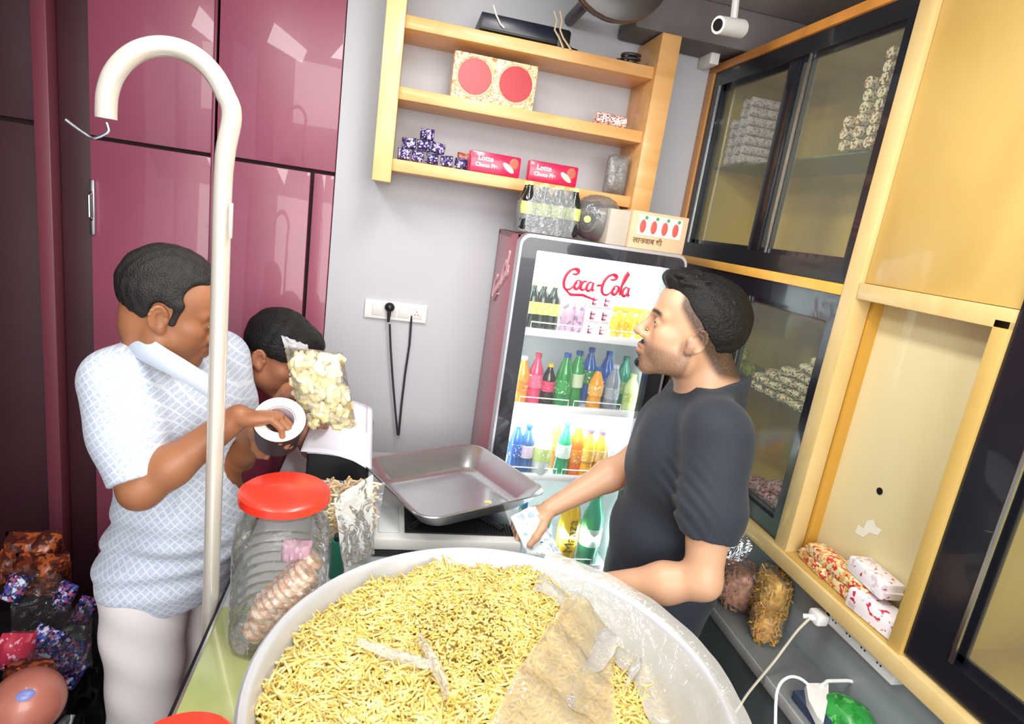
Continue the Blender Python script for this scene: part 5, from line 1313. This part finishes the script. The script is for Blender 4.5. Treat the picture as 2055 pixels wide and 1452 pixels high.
# ================================================================== man with the tape at the left
def man_left():
    fwd = Vector((.90, -.38, 0)).normalized()
    base = Vector((-.49, 1.53, .885)); fr = frame(base, fwd, (.10, -.02, 1), 1.02)
    hp = at(346, 618, Y=1.46); hfr = frame(hp, Vector((.95, .10, -.30)), (.30, 0, 1), .99)
    lo = (-.82, 1.10, .74); hi = (-.10, 1.86, 1.76)
    sh_n = Vector(fr.pt(-.01, -.168, .485)); sh_f = Vector(fr.pt(-.01, .17, .49))
    el_n = at(283, 980, Y=1.29); wr_n = at(478, 836, Y=1.335)
    el_f = Vector((-.36, 1.60, 1.14)); wr_f = Vector((-.290, 1.505, 1.245))
    def arms(v, sleeve=False):
        v.cone(sh_n, sh_n.lerp(el_n, .5), .060, .056, .05); v.cone(sh_n.lerp(el_n, .5), el_n, .052, .042, .03)
        v.cone(sh_f, sh_f.lerp(el_f, .5), .058, .052, .05); v.cone(sh_f.lerp(el_f, .5), el_f, .050, .042, .03)
        if not sleeve:
            v.cone(el_n, el_n.lerp(wr_n, .3), .043, .043, .02); v.cone(el_n.lerp(wr_n, .3), wr_n, .043, .028, .02)
            v.cone(el_f, el_f.lerp(wr_f, .3), .043, .042, .02); v.cone(el_f.lerp(wr_f, .3), wr_f, .042, .028, .02)
    v = Vol(lo, hi, .0030)
    v.infl = -.008; torso(v, fr, .05, 1.0, 1.05); v.infl = 0
    v.cone(fr.pt(-.01, 0, .49), hfr.pt(-.03, 0, -.06), .064, .060, .04); arms(v)
    v.cone(hfr.pt(-.05, 0, -.02), fr.pt(-.03, 0, .51), .048, .062, .03)
    hand(v, wr_n, (.88, .04, .06), (.25, -.10, -1), -1, curl=(45, 40, 25), s=.98, spread=2, thumb_curl=35)
    hand(v, wr_f, (.42, -.70, .50), (.75, -.2, -.3), 1, curl=(18, 22, 15), s=.90, spread=1)
    head(v, hfr, jaw=1.1, nose=1.0, cheek=1.1)
    v.ell(hfr, (.035, 0, -.10), (.045, .045, .03), .03)
    V, F = v.mesh()
    t = thing('person', 'man in pale blue patterned shirt and white trousers holding a tape roll behind the pole', 'person', (base.x, base.y, 0))
    o = np_mesh('body', V, F, skin, t)
    colour(o, V, face_tone(hfr, lin('#A06A4A'), lin('#2A1D18'), lin('#8E5244'), .8, .14, .35))
    eyes(hfr, o, (1, 0, -.5))
    h = Vol(np.array(hp)-.19, np.array(hp)+.20, .0028)
    h.ell(hfr, (-.018, 0, .042), (.109, .086, .099), .01)
    h.cut(hfr.pt(.044, 0, .055), hfr.R @ np.array((1, 0, -.42)))
    h.cut(hfr.pt(0, 0, .012), hfr.R @ np.array((.95, 0, -1.0)))
    for q in (1, -1): h.ell(hfr, (.060, q*.075, .050), (.036, .045, .050), .006, 's'); h.cone(hfr.pt(.022, q*.075, .03), hfr.pt(.020, q*.071, -.012), .010, .007, .01)
    for q in (1, -1): h.ell(hfr, (-.010, q*.085, -.005), (.024, .022, .032), .004, 's')
    rr = random.Random(8)
    for k in range(0):
        a = rr.uniform(0, 6.28); e_ = rr.uniform(.1, 1.35); n_ = Vector((math.cos(a)*math.cos(e_), math.sin(a)*math.cos(e_), math.sin(e_)))
        if n_.x > .45 or (n_.z < .3 and n_.x > -.2): continue
        q0 = Vector((-.018+n_.x*.108, n_.y*.086, .042+n_.z*.099)); h.cone(hfr.pt(*(q0*.97)), hfr.pt(*((q0+Vector((-.020, 0, -.008)))*.985)), .0055, .004, .004)
    hair_wave(h, hfr, .0012, (120, 200, 60), 2)
    HV, HF = h.mesh(); np_mesh('hair', HV, HF, hairg, o)
    b = MB()
    for q in (1, -1):
        b.tube([Vector(hfr.pt(.0935, q*.012, .019)), Vector(hfr.pt(.090, q*.028, .025)), Vector(hfr.pt(.076, q*.046, .020))], [.0024, .003, .0014], 8)
    b.build('eyebrows', hairm, o)
    # shirt
    s = Vol((lo[0], lo[1], .76), (hi[0]-.05, hi[1], 1.58), .0042)
    s.infl = .010; torso(s, fr, .055, 1.01, 1.07); s.infl = .013; arms(s, True); s.infl = 0
    s.ell(fr, (0, 0, -.03), (.150, .182, .13), .04)
    ud = (el_n-sh_n).normalized(); pp = sh_n+ud*.215; c0 = np.array(el_n+ud*.03)
    f_ = lambda ud, pp, c0: (lambda X, Y, Z: np.maximum(-((X-pp.x)*ud.x+(Y-pp.y)*ud.y+(Z-pp.z)*ud.z), np.sqrt((X-c0[0])**2+(Y-c0[1])**2+(Z-c0[2])**2)-.12))
    s.put(f_(ud, pp, c0), c0-.12, c0+.12, .002, 's')
    ud2 = (el_f-sh_f).normalized(); pp2 = sh_f+ud2*.20; c2 = np.array(el_f+ud2*.03)
    s.put(f_(ud2, pp2, c2), c2-.12, c2+.12, .002, 's')
    s.cut(fr.pt(.02, 0, .555), fr.R @ np.array((.35, 0, 1))); s.cut((0, 0, .80), (0, 0, -1))
    folds(s, (lo[0], lo[1], .70), hi, .0028, [(20, 12, 36, 0, .5), (-26, 20, 34, 1, .5), (6, 30, -26, 2, .4)])
    lowc = np.array(fr.pt(.08, -.06, .06))
    s.put(lambda X, Y, Z: .006*np.exp(-((Z-lowc[2])/.09)**2)*np.sin(95*(Z-lowc[2])-26*(X-lowc[0])+2*np.sin(14*X)), lowc-.35, lowc+.35, 0, 'add')
    SV, SF = s.mesh()
    m = mat('shirt_blue', '#C9D6E6', .8, bump=.15, bscale=200, sheen=.2); nt = m.node_tree; n = nt.nodes; Lk = nt.links
    tc = n.new('ShaderNodeTexCoord'); ws = []
    for sgn in (1, -1):
        mp = n.new('ShaderNodeMapping'); mp.inputs['Rotation'].default_value = (0, R(45*sgn), 0); Lk.new(tc.outputs['Object'], mp.inputs[0])
        w = n.new('ShaderNodeTexWave'); w.inputs['Scale'].default_value = 22; w.bands_direction = 'X'; w.inputs['Distortion'].default_value = .6; w.inputs['Detail Scale'].default_value = 6; Lk.new(mp.outputs[0], w.inputs['Vector'])
        g = n.new('ShaderNodeMath'); g.operation = 'GREATER_THAN'; g.inputs[1].default_value = .88; Lk.new(w.outputs['Fac'], g.inputs[0]); ws.append(g)
    mx = n.new('ShaderNodeMath'); mx.operation = 'MAXIMUM'; Lk.new(ws[0].outputs[0], mx.inputs[0]); Lk.new(ws[1].outputs[0], mx.inputs[1])
    vo = n.new('ShaderNodeTexVoronoi'); vo.inputs['Scale'].default_value = 150; Lk.new(tc.outputs['Object'], vo.inputs['Vector'])
    cr = n.new('ShaderNodeValToRGB'); cr.color_ramp.elements[0].color = srgb('#A2B1C8'); cr.color_ramp.elements[1].color = srgb('#BDC8D8'); cr.color_ramp.elements[0].position = .1; cr.color_ramp.elements[1].position = .5; Lk.new(vo.outputs['Distance'], cr.inputs[0])
    mm = n.new('ShaderNodeMixRGB'); Lk.new(mx.outputs[0], mm.inputs[0]); Lk.new(cr.outputs[0], mm.inputs[1]); mm.inputs[2].default_value = srgb('#D6DCE6'); Lk.new(mm.outputs[0], n['Principled BSDF'].inputs['Base Color'])
    so = np_mesh('shirt', SV, SF, m, t)
    # collar: folded band round the neck, open at the front
    cm = mat('collar_white', '#C6D0DE', .75, bump=.1, bscale=250)
    top = [at(414, 752, Y=1.37), at(372, 724, Y=1.365), at(330, 697, Y=1.375), at(292, 670, Y=1.41), at(268, 652, Y=1.47), at(286, 648, Y=1.55), at(360, 682, Y=1.60), at(446, 735, Y=1.56)]
    cc_ = sum(top, Vector())/8; top = catmull(top, 5); g = []
    for off, dz in ((-.004, -.035), (-.002, 0), (.006, .003), (.018, -.016), (.030, -.044)):
        row = []
        for k, p in enumerate(top):
            d = Vector((p.x-cc_.x, p.y-cc_.y, 0)).normalized(); fr_ = max(0, 1-min(k, len(top)-1-k)/5)
            row.append(p+d*off+Vector((.012*fr_ if dz < -.01 and off > 0 else 0, 0, dz-(.018*fr_ if off > .01 else 0))))
        g.append(row)
    b = MB(); b.grid(g); co = b.build('collar', cm, so); md = co.modifiers.new('t', 'SOLIDIFY'); md.thickness = .003
    # trousers
    s = Vol((-.85, 1.20, -.005), (-.28, 1.86, 1.0), .007)
    s.infl = .006; s.ell(fr, (0, 0, .0), (.116, .156, .12), .03); s.infl = 0
    for q in (1, -1):
        hpnt = Vector(fr.pt(0, q*.085, -.03)); kn = Vector(fr.pt(.015, q*.10, -.42)); kn.z = .44; an = Vector(fr.pt(-.01, q*.11, -.78)); an.z = .07
        s.cone(hpnt, kn, .103, .078, .03); s.cone(kn, an, .078, .062, .02)
    s.cut((0, 0, .03), (0, 0, -1)); s.cut((0, 0, .86), (0, 0, 1))
    folds(s, (-.9, 1.1, 0), (0, 1.9, 1), .0035, [(16, 8, 40, 0, .6), (-30, 22, 24, 1, .5), (24, -18, 12, 2, .5)])
    V2, F2 = s.mesh(); np_mesh('trousers', V2, F2, mat('white_cotton', '#E9E2E0', .8, bump=.12, bscale=160), t)
    for q in (1, -1):
        an = Vector(fr.pt(-.01, q*.11, -.8)); an.z = 0; b = MB(); M = Matrix.Rotation(math.atan2(fwd.y, fwd.x), 3, 'Z')
        b.sphere(an+fwd*.05+Vector((0, 0, .035)), (.135, .045, .035), M=M); b.sphere(an+Vector((0, 0, .055)), (.05, .04, .05), M=M); b.build('shoe', mat('shoe_brown', '#3A2A20', .5), t)
man_left()
# tape roll hanging on his hand
tp = at(561, 842, Y=1.335); vd = (Vector((0, 0, CAM_H))-tp).normalized(); ax = (vd*.88+Vector((.02, .0, .62))).normalized()
t = thing('tape_roll', 'wide roll of dark brown packing tape with a white side held at the fingertips', 'tape', tp)
M = ax.to_track_quat('Z', 'Y').to_matrix()
MB().lathe([(.033, .0), (.0545, 0), (.056, -.002), (.050, -.085), (.033, -.085), (.033, 0)], 48, c=tp, M=M).build('tape_body', mat('tape_brown', '#33101C', .45), t)
MB().lathe([(.0345, .0005), (.0552, .0005), (.0555, .003), (.0345, .003), (.0345, .0005)], 48, c=tp, M=M).build('tape_side', mat('tape_cream', '#E9E1D2', .5), t)
MB().lathe([(.0315, .001), (.0335, .001), (.0335, -.084), (.0315, -.084), (.0315, .001)], 48, c=tp, M=M).build('core', mat('core_white', '#D8D2DE', .6), t)

# ================================================================== boy behind with the snack bag
def boy():
    hp = at(555, 712, Y=1.83); hfr = frame(hp, Vector((.86, -.34, -.38)), (.30, 0, 1), .97)
    base = Vector((-.45, 2.0, .80)); fwd = Vector((.8, -.6, 0)).normalized(); fr = frame(base, fwd, (.05, -.05, 1), .82)
    lo = (-.62, 1.40, .76); hi = (-.08, 2.2, 1.58)
    sh_n = Vector(fr.pt(0, -.16, .49)); sh_f = Vector(fr.pt(0, .16, .49))
    el_n = Vector((-.375, 1.74, 1.06)); wr_n = Vector((-.240, 1.64, 1.315)); el_f = Vector((-.20, 1.93, 1.03)); wr_f = Vector((-.165, 1.72, 1.19))
    v = Vol(lo, hi, .0035); v.infl = -.008; torso(v, fr, 0, .95, .95, .04); v.infl = 0
    v.cone(fr.pt(0, 0, .5), hfr.pt(-.03, 0, -.06), .052, .050, .03)
    for a, b_, c_ in ((sh_n, el_n, wr_n), (sh_f, el_f, wr_f)):
        v.cone(a, b_, .042, .034, .03); v.cone(b_, c_, .034, .024, .015)
    hand(v, wr_n, (.50, -.65, .30), (.75, -.3, -.5), -1, curl=(35, 40, 25), s=.85, spread=3)
    hand(v, wr_f, (.15, -.6, .6), (-.3, -.7, .1), 1, curl=(30, 35, 20), s=.85, spread=3)
    head(v, hfr, jaw=.92, nose=.95)
    V, F = v.mesh()
    t = thing('person', 'dark haired boy in a maroon shirt bending his head behind a bag of puffed snacks', 'person', (base.x, base.y, 0))
    o = np_mesh('body', V, F, skin, t); colour(o, V, face_tone(hfr, lin('#A66E52'), lin('#1A1210'), lin('#7A4238'), .9))
    eyes(hfr, o, (1, 0, -.4))
    h = Vol(np.array(hp)-.19, np.array(hp)+.20, .003)
    h.ell(hfr, (-.010, 0, .045), (.110, .086, .102), .01)
    h.cut(hfr.pt(.092, 0, .045), hfr.R @ np.array((1, 0, -.8))); h.cut(hfr.pt(0, 0, .004), hfr.R @ np.array((.25, 0, -1.0)))
    h.ell(hfr, (.060, 0, .085), (.058, .072, .045), .02)
    for q in (1, -1): h.ell(hfr, (-.008, q*.088, -.012), (.026, .024, .032), .004, 's')
    hair_wave(h, hfr, .0014, (110, 150, 50), 1); HV, HF = h.mesh(); np_mesh('hair', HV, HF, hairm, o)
    s = Vol(lo, (hi[0], hi[1], 1.42), .005); s.infl = .008; torso(s, fr, 0, .97, .98, .04); s.infl = .008
    for a, b_ in ((sh_n, el_n), (sh_f, el_f)): s.cone(a, a.lerp(b_, .62), .046, .042, .03)
    s.infl = 0; s.cut(fr.pt(.02, 0, .56), fr.R @ np.array((.3, 0, 1)))
    folds(s, lo, hi, .0022, [(26, 10, 38, 0, .6), (-30, 22, 30, 1, .5)])
    SV, SF = s.mesh(); np_mesh('shirt', SV, SF, mat('maroon_cotton', '#7A2440', .8, bump=.2, bscale=220), t)
    s = Vol((-.62, 1.75, -.005), (-.15, 2.2, .92), .008); s.ell(fr, (0, 0, 0), (.12, .165, .11), .03)
    for q in (1, -1):
        a = Vector(fr.pt(0, q*.09, -.02)); kn = Vector((a.x, a.y, .42)); an = Vector((a.x-.01, a.y, .06)); s.cone(a, kn, .072, .055, .03); s.cone(kn, an, .055, .045, .02)
    s.cut((0, 0, .03), (0, 0, -1)); V2, F2 = s.mesh(); np_mesh('trousers', V2, F2, mat('grey_cotton', '#3C3A40', .8), t)
    for q in (1, -1):
        a = Vector(fr.pt(0, q*.09, -.02)); b = MB(); M = Matrix.Rotation(math.atan2(fwd.y, fwd.x), 3, 'Z'); b.sphere((a.x+fwd.x*.04, a.y+fwd.y*.04, .03), (.11, .04, .03), M=M); b.build('shoe', mat('shoe_brown'), t)
boy()
# bag of puffed snacks
bp_ = at(645, 778, Y=1.50); t = thing('snack_bag', 'clear bag of pale yellow puffed crisps held up in front of the boy', 'bag', bp_)
ex_ = (at(700, 712, Y=1.50)-at(592, 700, Y=1.50)); ez_ = (at(625, 705, Y=1.50)-at(655, 850, Y=1.50))
pm = mat('puff_cream', '#F1E6B8', .6, bump=.5, bscale=60, var=.15, vscale=30, col2='#E6D294')
pm2 = mat('puff_pale', '#F1E8C6', .6, bump=.4, bscale=60)
rr = random.Random(21); b = MB()
for k in range(170):
    u = rr.uniform(-.43, .43); w = rr.uniform(-.46, .40); c = bp_+ex_*u+ez_*w+Vector((0, rr.uniform(-.03, .03), 0))
    M = Euler((rr.uniform(0, 6), rr.uniform(0, 6), rr.uniform(0, 6))).to_matrix(); b.mi = k % 2
    a_ = rr.uniform(0, 6)
    pts = [c+M @ Vector((.016*math.cos(a_+q*.8), .016*math.sin(a_+q*.8), .004*math.sin(q*1.7))) for q in range(5)]
    b.tube(pts, [.005, .0085, .010, .0085, .005], 8)
    if k % 3 == 0: b.sphere(c, (.019, .015, .008), M=M, u=10, v=6)
o = b.build('puffed_crisps', [pm, pm2], t); o['kind'] = 'stuff'
b = MB(); pillow(b, (0, 0, 0), (.5, 1, .5), M=Matrix(((ex_.x*1.08, 0, ez_.x*1.10), (ex_.y, .045, ez_.y), (ex_.z, 0, ez_.z*1.10))), noise=.1, seed=6, nu=20, nv=18)
for v_ in b.bm.verts: v_.co += bp_
b.build('film', film('crisp_film', '#FFFFFF', .25, .06, .08, 1.0, 30), t)
b = MB(); crumple(b, lambda u, v: bp_+ex_*(-.55+.45*u)+ez_*(.50+.16*v*(1-.6*u))+Vector((0, .004, 0)), 10, 6, .004, 3, 2); b.build('bag_top', film('bag_end', '#F4F2FA', .45, .45, .1, .8, 40), t)
